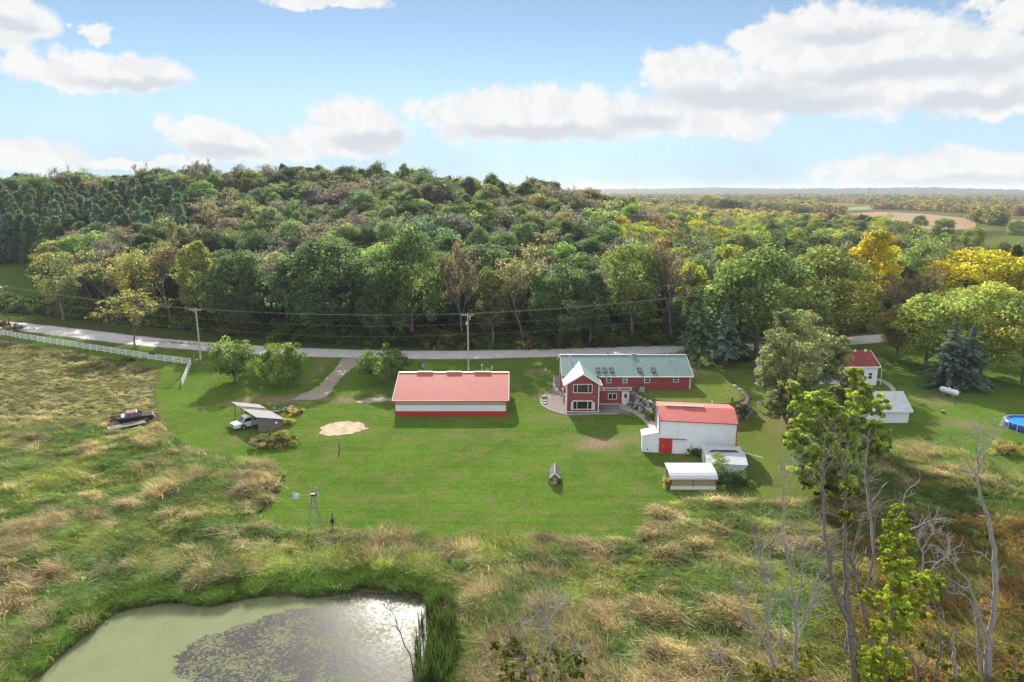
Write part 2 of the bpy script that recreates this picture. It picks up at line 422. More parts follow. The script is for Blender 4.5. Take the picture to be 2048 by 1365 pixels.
fx = np.array([p[0] for p in FRONT]); fy = np.array([p[1] for p in FRONT])
POND = GP([(40,1400),(75,1365),(130,1312),(190,1262),(240,1227),(330,1210),(420,1218),(520,1197),(600,1196),(660,1198),(710,1186),(780,1190),(850,1202),(876,1212),(872,1250),(872,1290),(868,1340),(862,1380),(840,1500),(700,1640),(300,1640),(60,1500)], -.3)
TERR = [(20.4,111.2),(21.5,108.0),(23,104.8),(25,102.7),(30,101.9),(35,102.8),(38,105.2),(39.0,110),(39.0,118),(38.5,124),(36.5,132),(30,135),(22,133),(20.4,122)]
TZ = 2.73
DRIVE = GP([(685,717.5),(731,717.5),(704,738),(690,750),(677,764),(664,780),(657,792),(640,800),(612,801),(583,801),(602,790),(632,777),(647,763),(661,749),(675,733)])
TARG = [(-.8,24),(-.75,26),(-.6,28),(-.46,29.5),(-.35,31.5),(-.24,32.2),(-.16,30.5),(-.09,27),(-.02,23.5),(.056,21.5),(.13,18.5),(.2,9),(.28,3),(.36,0)]
tu = np.array([t[0] for t in TARG]); th_ = np.array([t[1] for t in TARG])
def hill(x, y):
    yf = np.interp(x, fx, fy)+6
    s = np.clip((y-yf)/(360-yf), 0, None); u = x/np.maximum(y, 60)
    h = np.interp(u, tu, th_)
    up = np.clip(s, 0, 1)**1.25
    down = 1-sstep(1.25, 2.6, s)
    return h*up*down
def pond_d(x, y): return sdist(POND, x, y)
def terr(x, y, detail=True):
    x = np.asarray(x, float); y = np.asarray(y, float)
    z = hill(x, y)
    near = (y < 140) & (x > 15) & (x < 45)
    if near.any():
        t = np.zeros(x.shape); t[near] = sstep(-.35, .35, sdist(TERR, x[near], y[near]))*(1-sstep(121, 136, y[near]))
        z = z+TZ*t
    if detail:
        nr = y < 165
        if nr.any():
            xs, ys = x[nr], y[nr]
            dl = sdist(LAWN, xs, ys); dp = pond_d(xs, ys)
            out = sstep(0., 3., -dl)*(1-sstep(np.interp(xs, fx, fy)-26, np.interp(xs, fx, fy)-16, ys))
            amp = np.where(ys > 98, .30, .85)
            hum = out*amp*(fbm(xs*.75+ys*.3, ys, 7, 3, 1)-.42)+out*amp*.5*(fbm(xs, ys*1.3, 2.6, 2, 5)-.4)
            hum = hum*(1-sstep(-3., -.6, dp))
            zz = z[nr]+hum-1.5*sstep(-.7, .9, dp)
            z = z.copy(); z[nr] = zz
    return z

def axis(lo, hi, step, far_lo, far_hi, gr=1.13):
    c = list(np.arange(lo, hi+1e-6, step)); a = []; s = step; p = c[0]
    while p > far_lo: s *= gr; p -= s; a.append(p)
    b = []; s = step; p = c[-1]
    while p < far_hi: s *= gr; p += s; b.append(p)
    return np.array(a[::-1]+c+b)
xs = axis(-120, 96, .75, -9000, 9000); ys = axis(34, 163, .75, 4, 12000, 1.09)
GX, GY = np.meshgrid(xs, ys); gx, gy = GX.ravel(), GY.ravel(); gz = terr(gx, gy)
nx, ny = len(xs), len(ys)
idx = np.arange(nx*ny).reshape(ny, nx)
quads = np.stack([idx[:-1,:-1], idx[:-1,1:], idx[1:,1:], idx[1:,:-1]], -1).reshape(-1, 4)
qx = gx[quads].mean(1); qy = gy[quads].mean(1)
isl = np.zeros(len(quads), bool); nr = (qy < 215) & (np.abs(qx) < 300); isl[nr] = sdist(LAWN, qx[nr], qy[nr]) > 0

# base colours of the open ground (its own colour, from what grows there)
def mixc(a, b, t): return a*(1-t)[:, None]+np.array(b)[None]*t[:, None]
def ground_cols():
    n = len(gx); c = np.tile(np.array([.060, .078, .024]), (n, 1))
    f1 = fbm(gx, gy, 14, 4, 2); f2 = fbm(gx, gy, 4, 3, 4)
    c = mixc(c, (.16, .125, .07), sstep(.45, .7, f2)*.7)
    left = sstep(96, 104, gy)*sstep(-25, -35, gx)
    c = mixc(c, (.105, .098, .052), left*.8)
    # beyond the road: verge, then the floor of the wood
    yf = np.interp(gx, fx, fy)
    c = mixc(c, (.065, .085, .028), sstep(-16, -13, gy-yf))
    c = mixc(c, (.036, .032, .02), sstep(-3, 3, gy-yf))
    far = sstep(500, 640, gy)
    patch = fbm(gx, gy*.6, 160, 3, 3)
    cf = np.tile(np.array([.10, .11, .04]), (n, 1)); cf = mixc(cf, (.22, .16, .07), sstep(.5, .56, patch)); cf = mixc(cf, (.075, .10, .03), sstep(.6, .64, patch))
    c = c*(1-far)[:, None]+cf*far[:, None]
    px, py = proj(gx, gy, gz)
    dl = np.full(n, -1e3); k = (gy > 170) & (gy < 420) & (gx < -90)
    dl[k] = sdist([(-400,500),(-60,533),(60,535),(105,560),(190,632),(100,632),(0,622),(-400,590)], px[k], py[k])
    c = mixc(c, (.075, .125, .026), sstep(-4, 3, dl))
    dl = np.full(n, -1e3); k = (gy > 300) & (gy < 620) & (gx > 150)
    dl[k] = sdist([(1950,485),(2000,472),(2300,462),(2300,530),(2060,522),(1960,512)], px[k], py[k])
    c = mixc(c, (.10, .13, .032), sstep(-3, 3, dl))
    return c
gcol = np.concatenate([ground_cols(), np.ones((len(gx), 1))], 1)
def wear_mask():
    """bare and dry places in the mown grass"""
    w = np.zeros(len(gx))
    for (px, py, rx, ry, s) in [(1195,887,62,16,.75),(1262,880,40,12,.5),(1150,875,30,8,.35),(560,800,90,9,.8),(690,800,60,7,.7),(480,805,40,8,.45),(750,800,40,6,.8),(600,795,50,10,.5),(1560,790,34,60,.45),(1575,860,40,40,.4),(1380,925,22,10,.5),
        (380,915,40,10,.45),(470,880,26,10,.35),(690,858,56,18,.35),(1085,790,30,14,.3),(1100,835,40,10,.35),(1340,960,16,24,.5),(1870,800,40,14,.45),(1930,850,60,14,.5),(1990,880,30,10,.4),(1450,735,60,10,.3),(1080,745,26,8,.4),(640,735,18,30,.3),
        (620,640,100,3,.3),(940,872,90,10,.18),(820,990,12,3,.6),(1250,720,60,4,.25),(540,850,40,14,.3),(1030,775,14,10,.3)]:
        X, Y, _ = G(px, py); X1, _, _ = G(px+rx, py); _, Y1, _ = G(px, py-ry); _, Y2, _ = G(px, py+ry)
        ry_ = max(.5, (Y1-Y2)/2); d = np.hypot((gx-X)/(X1-X), (gy-Y)/ry_)
        w = np.maximum(w, s*np.clip(1.3-d, 0, 1))
    n = fbm(gx, gy, 3.2, 4, 6)
    return np.clip(w*(.25+1.5*n), 0, 1)
wear = wear_mask()
LANE = GP([(1545,720),(1600,760),(1540,830),(1560,900),(1600,1000)])
terrace_l = sstep(-.5, .5, sdist(TERR, gx, gy))
dry = np.clip(1-pdist(LANE, gx, gy)/9, 0, 1)*.8*(fbm(gx, gy, 5, 3, 2)+.3)+.5*terrace_l
dry = np.clip(dry, 0, 1)

def land_mat(name, lawn):
    m, nt, out = newmat(name); N, L = nt.nodes, nt.links
    b = N.new('ShaderNodeBsdfPrincipled'); b.inputs['Roughness'].default_value = .95; b.inputs['Specular IOR Level'].default_value = .0; L.new(b.outputs[0], out.inputs[0])
    g = N.new('ShaderNodeNewGeometry')
    def noise(s, det=6, stretch=None, rough=.6):
        n = N.new('ShaderNodeTexNoise'); n.inputs['Scale'].default_value = s; n.inputs['Detail'].default_value = det; n.inputs['Roughness'].default_value = rough
        if stretch:
            mp = N.new('ShaderNodeMapping'); mp.inputs['Scale'].default_value = stretch; mp.inputs['Rotation'].default_value = (0, 0, .06); L.new(g.outputs['Position'], mp.inputs[0]); L.new(mp.outputs[0], n.inputs[0])
        else: L.new(g.outputs['Position'], n.inputs[0])
        return n.outputs[0]
    def rmp(v, a, b_, lo=0., hi=1.):
        n = N.new('ShaderNodeMapRange'); L.new(v, n.inputs[0])
        for i, q in enumerate((a, b_, lo, hi)): n.inputs[i+1].default_value = q
        return n.outputs[0]
    def mix(f, a, b_, bt='MIX'):
        n = N.new('ShaderNodeMix'); n.data_type = 'RGBA'; n.blend_type = bt
        if isinstance(f, float): n.inputs[0].default_value = f
        else: L.new(f, n.inputs[0])
        for i, v in ((6, a), (7, b_)):
            if isinstance(v, tuple): n.inputs[i].default_value = (*v, 1)
            else: L.new(v, n.inputs[i])
        return n.outputs[2]
    def attr(a):
        n = N.new('ShaderNodeAttribute'); n.attribute_name = a; return n
    if lawn:
        c = mix(rmp(noise(.09, 5), .35, .65), (.066, .138, .016), (.095, .190, .020))
        c = mix(rmp(noise(.5, 6, (.25, 1.6, 1)), .45, .75, 0., .55), c, (.135, .162, .042))
        c = mix(rmp(noise(.30, 8, None, .68), .47, .66, 0., .75), c, (.175, .165, .062))
        c = mix(rmp(noise(1.1, 5, (.16, 1.2, 1)), .5, .7, 0., .35), c, (.05, .095, .02))
        c = mix(rmp(noise(1.6, 6, None, .7), .5, .72, 0., .5), c, (.150, .165, .055))
        c = mix(rmp(noise(.8, 6, None, .7), .52, .72, 0., .5), c, (.050, .095, .020))
        c = mix(rmp(noise(.75, 3, (.025, 1.5, 1)), .46, .60, 0., .22), c, (.055, .108, .018))
        c = mix(attr('dry').outputs['Fac'], c, (.155, .165, .045))
        c = mix(attr('wear').outputs['Fac'], c, (.235, .175, .115))
    else:
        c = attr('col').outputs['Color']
    c = mix(1., c, mix(rmp(noise(5., 5, None, .7), .32, .68), (.62, .62, .62), (1.38, 1.38, 1.38)), 'MULTIPLY')
    c = mix(1., c, mix(rmp(noise(1.9, 6, None, .7), .34, .66), (.80, .82, .78), (1.2, 1.18, 1.22)), 'MULTIPLY')
    L.new(c, b.inputs['Base Color'])
    bp = N.new('ShaderNodeBump'); bp.inputs['Distance'].default_value = .12; bp.inputs['Strength'].default_value = .8
    a = N.new('ShaderNodeMath'); a.operation = 'ADD'; L.new(noise(3.5, 5), a.inputs[0]); L.new(noise(14., 3), a.inputs[1]); L.new(a.outputs[0], bp.inputs['Height']); L.new(bp.outputs[0], b.inputs['Normal'])
    return m
def part_of_grid(sel, name, m, attrs):
    q = quads[sel]; u, inv = np.unique(q, return_inverse=True); inv = inv.reshape(q.shape)
    V = np.stack([gx[u], gy[u], gz[u]], 1)
    me = np_mesh(name, V, inv, m, {k: ('POINT', t, a[u]) for k, (t, a) in attrs.items()}, smooth=True)
    return link(bpy.data.objects.new(name, me))
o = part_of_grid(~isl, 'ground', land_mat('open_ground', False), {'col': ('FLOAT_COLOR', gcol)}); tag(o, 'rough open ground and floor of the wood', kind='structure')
o = part_of_grid(isl, 'lawn', land_mat('mown_grass', True), {'wear': ('FLOAT', wear), 'dry': ('FLOAT', dry)}); tag(o, 'bright green mown lawn between the road and the marsh', kind='structure')

def sheet(name, poly, z, m, label, kind='structure', follow=False, ragged=0.):
    """flat sheet cut to a polygon; edges broken up when ragged"""
    pts = []
    for i in range(len(poly)):
        a = Vector(poly[i][:2]); b = Vector(poly[(i+1) % len(poly)][:2]); n = max(1, int((b-a).length/(.5 if ragged else 4)))
        for k in range(n):
            p = a.lerp(b, k/n)
            if ragged: p = p+Vector((random.uniform(-1, 1), random.uniform(-1, 1)))*ragged
            pts.append(p)
    bm = bmesh.new(); vs_ = [bm.verts.new((p.x, p.y, z)) for p in pts]; f = bm.faces.new(vs_); f.normal_update()
    if f.normal.z < 0: bmesh.ops.reverse_faces(bm, faces=[f])
    bmesh.ops.triangulate(bm, faces=bm.faces)
    me = bpy.data.meshes.new(name); bm.to_mesh(me); bm.free(); me.materials.append(m)
    return tag(link(bpy.data.objects.new(name, me)), label, kind=kind)
def strip(name, line, w, z, m, label, step=3.):
    pts = []
    for a, b in zip(line[:-1], line[1:]):
        a, b = Vector(a[:2]), Vector(b[:2]); n = max(1, int((b-a).length/step))
        pts += [a.lerp(b, k/n) for k in range(n)]
    pts.append(Vector(line[-1][:2]))
    for _ in range(6): pts = [pts[0]]+[(pts[i-1]+pts[i]*2+pts[i+1])/4 for i in range(1, len(pts)-1)]+[pts[-1]]
    V = []; F = []
    for i, p in enumerate(pts):
        d = (pts[min(i+1, len(pts)-1)]-pts[max(0, i-1)]).normalized(); nrm = Vector((-d.y, d.x)); ww = w*.5*(1+.03*math.sin(i*1.7))
        V += [(*(p-nrm*ww), z), (*(p+nrm*ww), z)]
        if i: F.append((2*i-2, 2*i, 2*i+1, 2*i-1))
    me = np_mesh(name, V, F, m); return tag(link(bpy.data.objects.new(name, me)), label, kind='structure')
M['asphalt'] = mat('old_asphalt', (.50, .485, .50), .9, var=.22, scale=.5, bump=.01, bscale=30)
M['gravel'] = mat('gravel', (.30, .26, .21), .95, var=.35, scale=1.4, bump=.05, bscale=9)
M['shoulder'] = mat('gravel_shoulder', (.15, .14, .085), .95, var=.4, scale=.9, bump=.04, bscale=9)
M['sand'] = mat('sand', (.37, .29, .19), .95, var=.45, scale=.8, bump=.04, bscale=7)
M['rock_mulch'] = mat('rock_mulch', (.20, .165, .16), .95, var=.55, scale=3.2, bump=.08, bscale=9)
M['path_concrete'] = mat('path_concrete', (.36, .33, .29), .9, var=.18, scale=.8, dirt=.3)
M['patio'] = mat('dark_patio', (.17, .17, .185), .75, var=.35, scale=.5, dirt=.3)
strip('road_shoulder', ROAD, 8.8, .02, M['shoulder'], 'gravelly grass shoulder of the road')
strip('road', ROAD, 7.2, .045, M['asphalt'], 'grey asphalt country road along the wood')
sheet('driveway', DRIVE, .06, M['gravel'], 'pale gravel driveway down from the road', ragged=.25)
sheet('gravel_track', GP([(705,806),(735,798),(781,796),(783,803),(740,806)]), .03, M['gravel'], 'gravel patch beside the red roofed shed', ragged=.3)
sheet('rock_bed', GP([(1107,752),(1108,776),(1104,783),(1091,790),(1082,797.5),(1082,805.6),(1087,814),(1101,822),(1121,828),(1138,831),(1197,828.5),(1230,828),(1262,829),(1262,826),(1240,822),(1200,812),(1135,810),(1120,752)]), .03, M['rock_mulch'], 'brown rock mulch bed round the red house')
sheet('patio', GP([(1196,809.5),(1240,809.5),(1246,822),(1240,825),(1197,825.5)]), .05, M['patio'], 'dark concrete patio below the basement door')
sheet('footpath', GP([(1238,810.5),(1259,810.5),(1262,816),(1277,823),(1295,834.5),(1310,846),(1312,857),(1299,857),(1297,853.5),(1283,839),(1264,826),(1247,822),(1240,818)]), .065, M['path_concrete'], 'pale concrete footpath curving from the door to the barn')
sheet('garden_path', GP([(1752,757),(1760,758),(1772,763),(1784,770),(1791,778),(1792,788),(1783,788),(1782,780),(1775,772),(1763,765),(1752,762)]), .04, M['path_concrete'], 'beige curved path beside the white house')
cx, cy_, _ = G(686, 858); sx_ = G(731, 858)[0]-cx; sy_ = (G(686, 844)[1]-G(686, 872)[1])/2
ring = [(cx+sx_*math.cos(a)*(1+.06*math.sin(3*a+1)), cy_+sy_*math.sin(a)*(1+.08*math.sin(2*a))) for a in np.linspace(0, 2*math.pi, 40, endpoint=False)]
sheet('sand_patch', ring, .05, M['sand'], 'round patch of pale sand in the lawn', ragged=.4)
M['tilled'] = mat('tilled_soil', (.23, .125, .06), .95, var=.12, scale=.02)
M['stubble'] = mat('stubble', (.36, .26, .14), .95, var=.15, scale=.02)
M['pasture'] = mat('pasture', (.11, .15, .035), .95, var=.25, scale=.05)
sheet('tilled_field', GP([(1690,428),(1760,424),(1850,428),(1930,437),(1953,448),(1950,459),(1880,461),(1780,453),(1710,441)], .6), .6, M['tilled'], 'reddish brown tilled field beyond the wood')
sheet('stubble_field', GP([(1985,414),(2200,412),(2200,424),(2010,424)], .6), .6, M['stubble'], 'tan stubble field far right')
sheet('tan_field', GP([(2000,441),(2200,438),(2200,452),(2010,452)], .6), .6, M['tilled'], 'narrow brown field at the right edge')
sheet('far_field', GP([(1640,416),(1740,413),(1745,420),(1660,423)], .6), .6, M['pasture'], 'pale green field far off')

# ---- pond
def pond_mat():
    m, nt, out = newmat('pond_water_with_duckweed'); N, L = nt.nodes, nt.links
    w = N.new('ShaderNodeBsdfPrincipled'); w.inputs['Base Color'].default_value = (.060, .053, .054, 1); w.inputs['Roughness'].default_value = .27; w.inputs['IOR'].default_value = 1.33
    w.inputs['Specular IOR Level'].default_value = .10
    a = N.new('ShaderNodeBsdfPrincipled'); a.inputs['Roughness'].default_value = .8; a.inputs['Specular IOR Level'].default_value = .05
    g = N.new('ShaderNodeNewGeometry')
    def noise(s, det, rough=.6, st=None):
        n = N.new('ShaderNodeTexNoise'); n.inputs['Scale'].default_value = s; n.inputs['Detail'].default_value = det; n.inputs['Roughness'].default_value = rough
        if st:
            mp = N.new('ShaderNodeMapping'); mp.inputs['Scale'].default_value = st; mp.inputs['Rotation'].default_value = (0, 0, -.5); L.new(g.outputs['Position'], mp.inputs[0]); L.new(mp.outputs[0], n.inputs[0])
        else: L.new(g.outputs['Position'], n.inputs[0])
        return n.outputs[0]
    def rmp(v, a_, b_, lo=0., hi=1.):
        n = N.new('ShaderNodeMapRange'); n.clamp = True; L.new(v, n.inputs[0])
        for i, q in enumerate((a_, b_, lo, hi)): n.inputs[i+1].default_value = q
        return n.outputs[0]
    def op(o_, a_, b_):
        n = N.new('ShaderNodeMath'); n.operation = o_
        for i, v in ((0, a_), (1, b_)):
            if isinstance(v, float): n.inputs[i].default_value = v
            else: L.new(v, n.inputs[i])
        return n.outputs[0]
    at = N.new('ShaderNodeAttribute'); at.attribute_name = 'weed'
    cmx = N.new('ShaderNodeMix'); cmx.data_type = 'RGBA'; L.new(rmp(noise(.4, 5), .35, .65), cmx.inputs[0]); cmx.inputs[6].default_value = (.165, .19, .095, 1); cmx.inputs[7].default_value = (.21, .225, .13, 1)
    cm2 = N.new('ShaderNodeMix'); cm2.data_type = 'RGBA'; L.new(rmp(noise(7., 3), .3, .7), cm2.inputs[0]); L.new(cmx.outputs[2], cm2.inputs[6]); cm2.inputs[7].default_value = (.15, .175, .085, 1); L.new(cm2.outputs[2], a.inputs['Base Color'])
    # mat edge frayed by noise, scattered flecks on the open water
    e = op('ADD', at.outputs['Fac'], op('MULTIPLY', op('SUBTRACT', noise(.7, 8, .72, (.6, 1.4, 1)), .5), 1.5))
    mat_ = rmp(e, .47, .53)
    fl = rmp(op('ADD', noise(4.2, 6, .7), op('MULTIPLY', noise(.35, 3), .35)), .68, .73)
    fl2 = rmp(noise(9., 3, .6), .60, .66)
    msk = op('MAXIMUM', mat_, op('MAXIMUM', op('MULTIPLY', fl, .8), op('MULTIPLY', fl2, .45)))
    s = N.new('ShaderNodeMixShader'); L.new(msk, s.inputs[0]); L.new(w.outputs[0], s.inputs[1]); L.new(a.outputs[0], s.inputs[2]); L.new(s.outputs[0], out.inputs[0])
    bp = N.new('ShaderNodeBump'); bp.inputs['Distance'].default_value = .02; bp.inputs['Strength'].default_value = .35; L.new(noise(2.2, 4), bp.inputs['Height']); L.new(bp.outputs[0], w.inputs['Normal'])
    return m
pxs = np.arange(-52, 6, .7); pys = np.arange(22, 64, .7); PX, PY = np.meshgrid(pxs, pys); pp = np.stack([PX.ravel(), PY.ravel(), np.full(PX.size, -.32)], 1)
ii = np.arange(PX.size).reshape(PX.shape); pq = np.stack([ii[:-1,:-1], ii[:-1,1:], ii[1:,1:], ii[1:,:-1]], -1).reshape(-1, 4)
keep = sdist(POND, pp[pq][:, :, 0].mean(1), pp[pq][:, :, 1].mean(1)) > -2.2; pq = pq[keep]
WEED = GP([(20,1380),(60,1150),(330,1180),(540,1190),(640,1200),(700,1196),(600,1215),(520,1240),(430,1265),(370,1295),(345,1330),(400,1380),(380,1450),(300,1640),(0,1640)], -.3)
wd = sdist(WEED, pp[:, 0], pp[:, 1]); weed = sstep(-2.2, 2.2, wd)
me = np_mesh('pond', pp, pq, pond_mat(), {'weed': ('POINT', 'FLOAT', weed)})
tag(link(bpy.data.objects.new('pond', me)), 'farm pond half covered with pale duckweed', kind='structure')

# ---- far hills on the horizon
def far_hills():
    V = []; F = []; n = 260; rows = 7
    u = np.linspace(-.25, 1.1, n)
    for r in range(rows):
        D = 3300+r*260
        t = r/(rows-1)
        for i in range(n):
            prof = 24+38*fbm(np.array([u[i]*D]), np.array([3.]), 620, 4, 2)[0]
            zz = (prof-12)*max(0, math.sin(math.pi*min(1, t*.95+.02)))*.95 + (random.uniform(0, 6) if 0 < r < rows-1 else 0)
            if r in (0, rows-1): zz = -2
            V.append((u[i]*D, D, zz))
    for r in range(rows-1):
        for i in range(n-1): a = r*n+i; F.append((a, a+1, a+n+1, a+n))
    me = np_mesh('hills', V, F, mat('far_woodland', (.022, .036, .034), .95, var=.35, scale=.02), smooth=False)
    tag(link(bpy.data.objects.new('hills', me)), 'low wooded hills along the horizon', kind='structure')
far_hills()

def air():
    x0, x1, y0, y1 = float(xs[0])-300, float(xs[-1])+300, -400., float(ys[-1])+300
    o = MB().box(x0, x1, y0, y1, -4., 72.).build('haze', None)
    m, nt, out = newmat('haze'); v = nt.nodes.new('ShaderNodeVolumePrincipled'); v.inputs['Density'].default_value = HAZE; v.inputs['Color'].default_value = (.86, .92, 1., 1); v.inputs['Anisotropy'].default_value = .0
    nt.links.new(v.outputs[0], out.inputs['Volume']); o.data.materials.append(m); tag(o, 'thin pale haze over the whole land', kind='stuff')
HAZE = .00010
air()
# ================================================================ foliage builders
def leaf_quads(c, nrm, size, r):
    """diamond leaves: centres c (M,3), normals, sizes"""
    M_ = len(c); n = nrm/np.linalg.norm(nrm, axis=1, keepdims=True)
    t = np.cross(n, r.normal(size=(M_, 3))); t /= np.linalg.norm(t, axis=1, keepdims=True)+1e-9
    b = np.cross(n, t); s = size[:, None]
    V = np.stack([c+t*s*.6, c+b*s*.42, c-t*s*.6, c-b*s*.42], 1).reshape(-1, 3)
    F = np.arange(M_*4).reshape(M_, 4)
    return V, F
def crown_leaves(puffs, per, size, r, spread=.85, flat=.25, tone=.22, inner=.35):
    """leaf clumps on the puffs (x,y,z,radius)"""
    C_, Nn, S, T = [], [], [], []
    for (x, y, z, pr) in puffs:
        m = max(6, int(per)); d = r.normal(size=(m, 3)); d[:, 2] = d[:, 2]*.9+.25; d /= np.linalg.norm(d, axis=1, keepdims=True)
        rad = pr*(1-inner*r.random(m)**2)
        C_.append(np.array([x, y, z])+d*rad[:, None]*np.array([1, 1, .8]))
        nn = d+r.normal(size=(m, 3))*spread; nn[:, 2] += flat; Nn.append(nn)
        S.append(size*(.65+.7*r.random(m)))
        pt = 1+tone*r.normal(); hue = r.normal()*.09
        k = np.clip(pt*(1+.16*r.normal(size=m)), .45, 1.8)
        T.append(np.stack([k*(1+hue), k, k*(1-hue)], 1))
    C_ = np.concatenate(C_); V, F = leaf_quads(C_, np.concatenate(Nn), np.concatenate(S), r)
    return V, F, np.concatenate(T)
def leaf_mesh(name, V, F, T, m):
    return np_mesh(name, V, F, m, {'tint': ('FACE', 'FLOAT_COLOR', np.concatenate([T, np.ones((len(T), 1))], 1))})
def broad_puffs(r, h, rx, base=.25, n=70, shape='round'):
    out = []
    zc = h*(base+1)/2; rz = h*(1-base)/2
    lobes = [(r.uniform(0, 6.28), r.uniform(-.5, .9), r.uniform(.8, 1.18)) for _ in range(7)]
    for i in range(n):
        a = r.uniform(0, 6.283); ct = r.uniform(-.85, 1.); st = math.sqrt(max(0, 1-ct*ct)); k = r.random()**.33
        if shape == 'tall': st *= .8
        elif shape == 'vase': st *= .75+.35*ct
        elif shape == 'oval': st *= 1.-.25*ct
        f = 1.
        for la, lc, lf in lobes:
            dd = math.cos(a-la)*st+.0
            if dd > .6 and abs(ct-lc) < .5: f *= lf
        k = .55+.45*k
        pr = rx*r.uniform(.17, .30)
        out.append((rx*.88*k*st*math.cos(a)*f, rx*.88*k*st*math.sin(a)*f, zc+rz*.9*k*ct*(.9+.1*f), pr))
    return out
def prism_segs(segs, n=4):
    """tapered branch pieces (p0,p1,r0,r1) to one mesh"""
    p0 = np.array([s[0] for s in segs], float); p1 = np.array([s[1] for s in segs], float)
    r0 = np.array([s[2] for s in segs]); r1 = np.array([s[3] for s in segs])
    d = p1-p0; d /= np.linalg.norm(d, axis=1, keepdims=True)+1e-9
    up = np.where(np.abs(d[:, 2:3]) < .9, np.array([[0, 0, 1.]]), np.array([[1., 0, 0]]))
    t = np.cross(d, up); t /= np.linalg.norm(t, axis=1, keepdims=True)+1e-9; m = np.cross(t, d)
    V = []
    for p, r in ((p0, r0), (p1, r1)):
        for k in range(n):
            a = 2*math.pi*k/n; V.append(p+(t*math.cos(a)+m*math.sin(a))*r[:, None])
    V = np.stack(V, 1)                         # (S, 2n, 3)
    S = len(segs); base = (np.arange(S)*2*n)[:, None]
    F = np.concatenate([base+np.array([[k, (k+1) % n, n+(k+1) % n, n+k]]) for k in range(n)], 0)
    return V.reshape(-1, 3), F
def branch(r, p, d, L, rad, lev, segs, ends, bend=.18, kids=(3, 5), ratio=.62, up=.15, nseg=4):
    p = np.array(p, float); d = np.array(d, float); pts = [p.copy()]
    for i in range(nseg):
        d = d+r.normal(size=3)*bend; d[2] += up*.25; d /= np.linalg.norm(d)
        q = p+d*L/nseg; ra = rad*(1-.6*i/nseg); rb = rad*(1-.6*(i+1)/nseg)
        segs.append((p.copy(), q.copy(), ra, rb)); p = q; pts.append(p.copy())
    if lev == 0: ends.append(p); return
    for k in range(r.integers(*kids)+1):
        t = r.uniform(.35, 1.); j = min(int(t*nseg), nseg-1); q = pts[j]+(pts[j+1]-pts[j])*(t*nseg-j)
        a = r.normal(size=3); a -= a.dot(d)*d; a /= np.linalg.norm(a); ang = r.uniform(.45, .95)
        nd_ = d*math.cos(ang)+a*math.sin(ang); nd_[2] += up
        branch(r, q, nd_/np.linalg.norm(nd_), L*ratio*r.uniform(.75, 1.15), rad*.48, lev-1, segs, ends, bend, kids, ratio, up, max(2, nseg-1))
def bare_tree(r, h, lev=3, rad=None, lean=.05, kids=(3, 6), ratio=.6, up=.2, twig=.022):
    segs, ends = [], []
    rad = rad or h*.014
    branch(r, (0, 0, -.3), (lean*r.normal(), lean*r.normal(), 1), h*.62, rad, lev, segs, ends, .1, kids, ratio, up, 6)
    segs = [(a, b, max(r0, twig), max(r1, twig*.8)) for a, b, r0, r1 in segs]
    return segs, np.array(ends)
def conifer(r, h, rx, levels=26, per=9, size=.5, droop=.35, base=.08, tone=.2, ragged=.18):
    C_, Nn, S, T = [], [], [], []
    for i in range(levels):
        t = i/(levels-1); z0 = h*(base+(1-base)*t*.985); L = rx*(1-t)**.85*(1+ragged*r.normal())+.15
        for k in range(max(4, int(per*(1-.55*t)))):
            a = r.uniform(0, 6.283); Lk = L*(1+ragged*r.normal()); n = max(3, int(Lk/size*2.1)); tt = 1+tone*r.normal()
            for j in range(n):
                s = (j+.7)/n; x = Lk*s
                zz = z0-droop*x*s+.12*x*(s > .75)
                for side in (-1, 0, 1):
                    w = side*size*.55*(1-.5*s)
                    C_.append((x*math.cos(a)-w*math.sin(a), x*math.sin(a)+w*math.cos(a), zz+r.normal()*.08)); Nn.append((r.normal()*.45+math.cos(a)*.35, r.normal()*.45+math.sin(a)*.35, 1.))
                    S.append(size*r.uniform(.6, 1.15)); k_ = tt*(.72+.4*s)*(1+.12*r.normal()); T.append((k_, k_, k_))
    V, F = leaf_quads(np.array(C_), np.array(Nn), np.array(S), r)
    return V, F, np.clip(np.array(T), .3, 1.9)
def trunk_mesh(name, r, h, puffs, m, rad):
    segs = []; top = np.array([0, 0, h*.8]); k = 6; prev = np.array([0, 0, -.3])
    pts = [prev]
    for i in range(1, k+1):
        pts.append(np.array([r.normal()*.02*h*(i/k), r.normal()*.02*h*(i/k), h*.8*i/k]))
    for i in range(k): segs.append((pts[i], pts[i+1], rad*(1.25 if i == 0 else 1-.8*i/k), rad*(1-.8*(i+1)/k)))
    sel = r.choice(len(puffs), min(16, len(puffs)), replace=False)
    for s in sel:
        e = np.array(puffs[s][:3]); zz = max(h*.12, e[2]-math.hypot(e[0], e[1])*.75-.5); zz = min(zz, h*.72); i = min(k-1, int(zz/(h*.8)*k))
        b = pts[i]+(pts[i+1]-pts[i])*(zz/(h*.8)*k-i); mid = b*.45+e*.55; mid[2] -= .06*h*.3
        rr = rad*(1-.8*i/k)*.42
        segs.append((b, mid, rr, rr*.6)); segs.append((mid, e, rr*.6, rr*.2))
    V, F = prism_segs(segs, 6); return np_mesh(name, V, F, m, smooth=True)

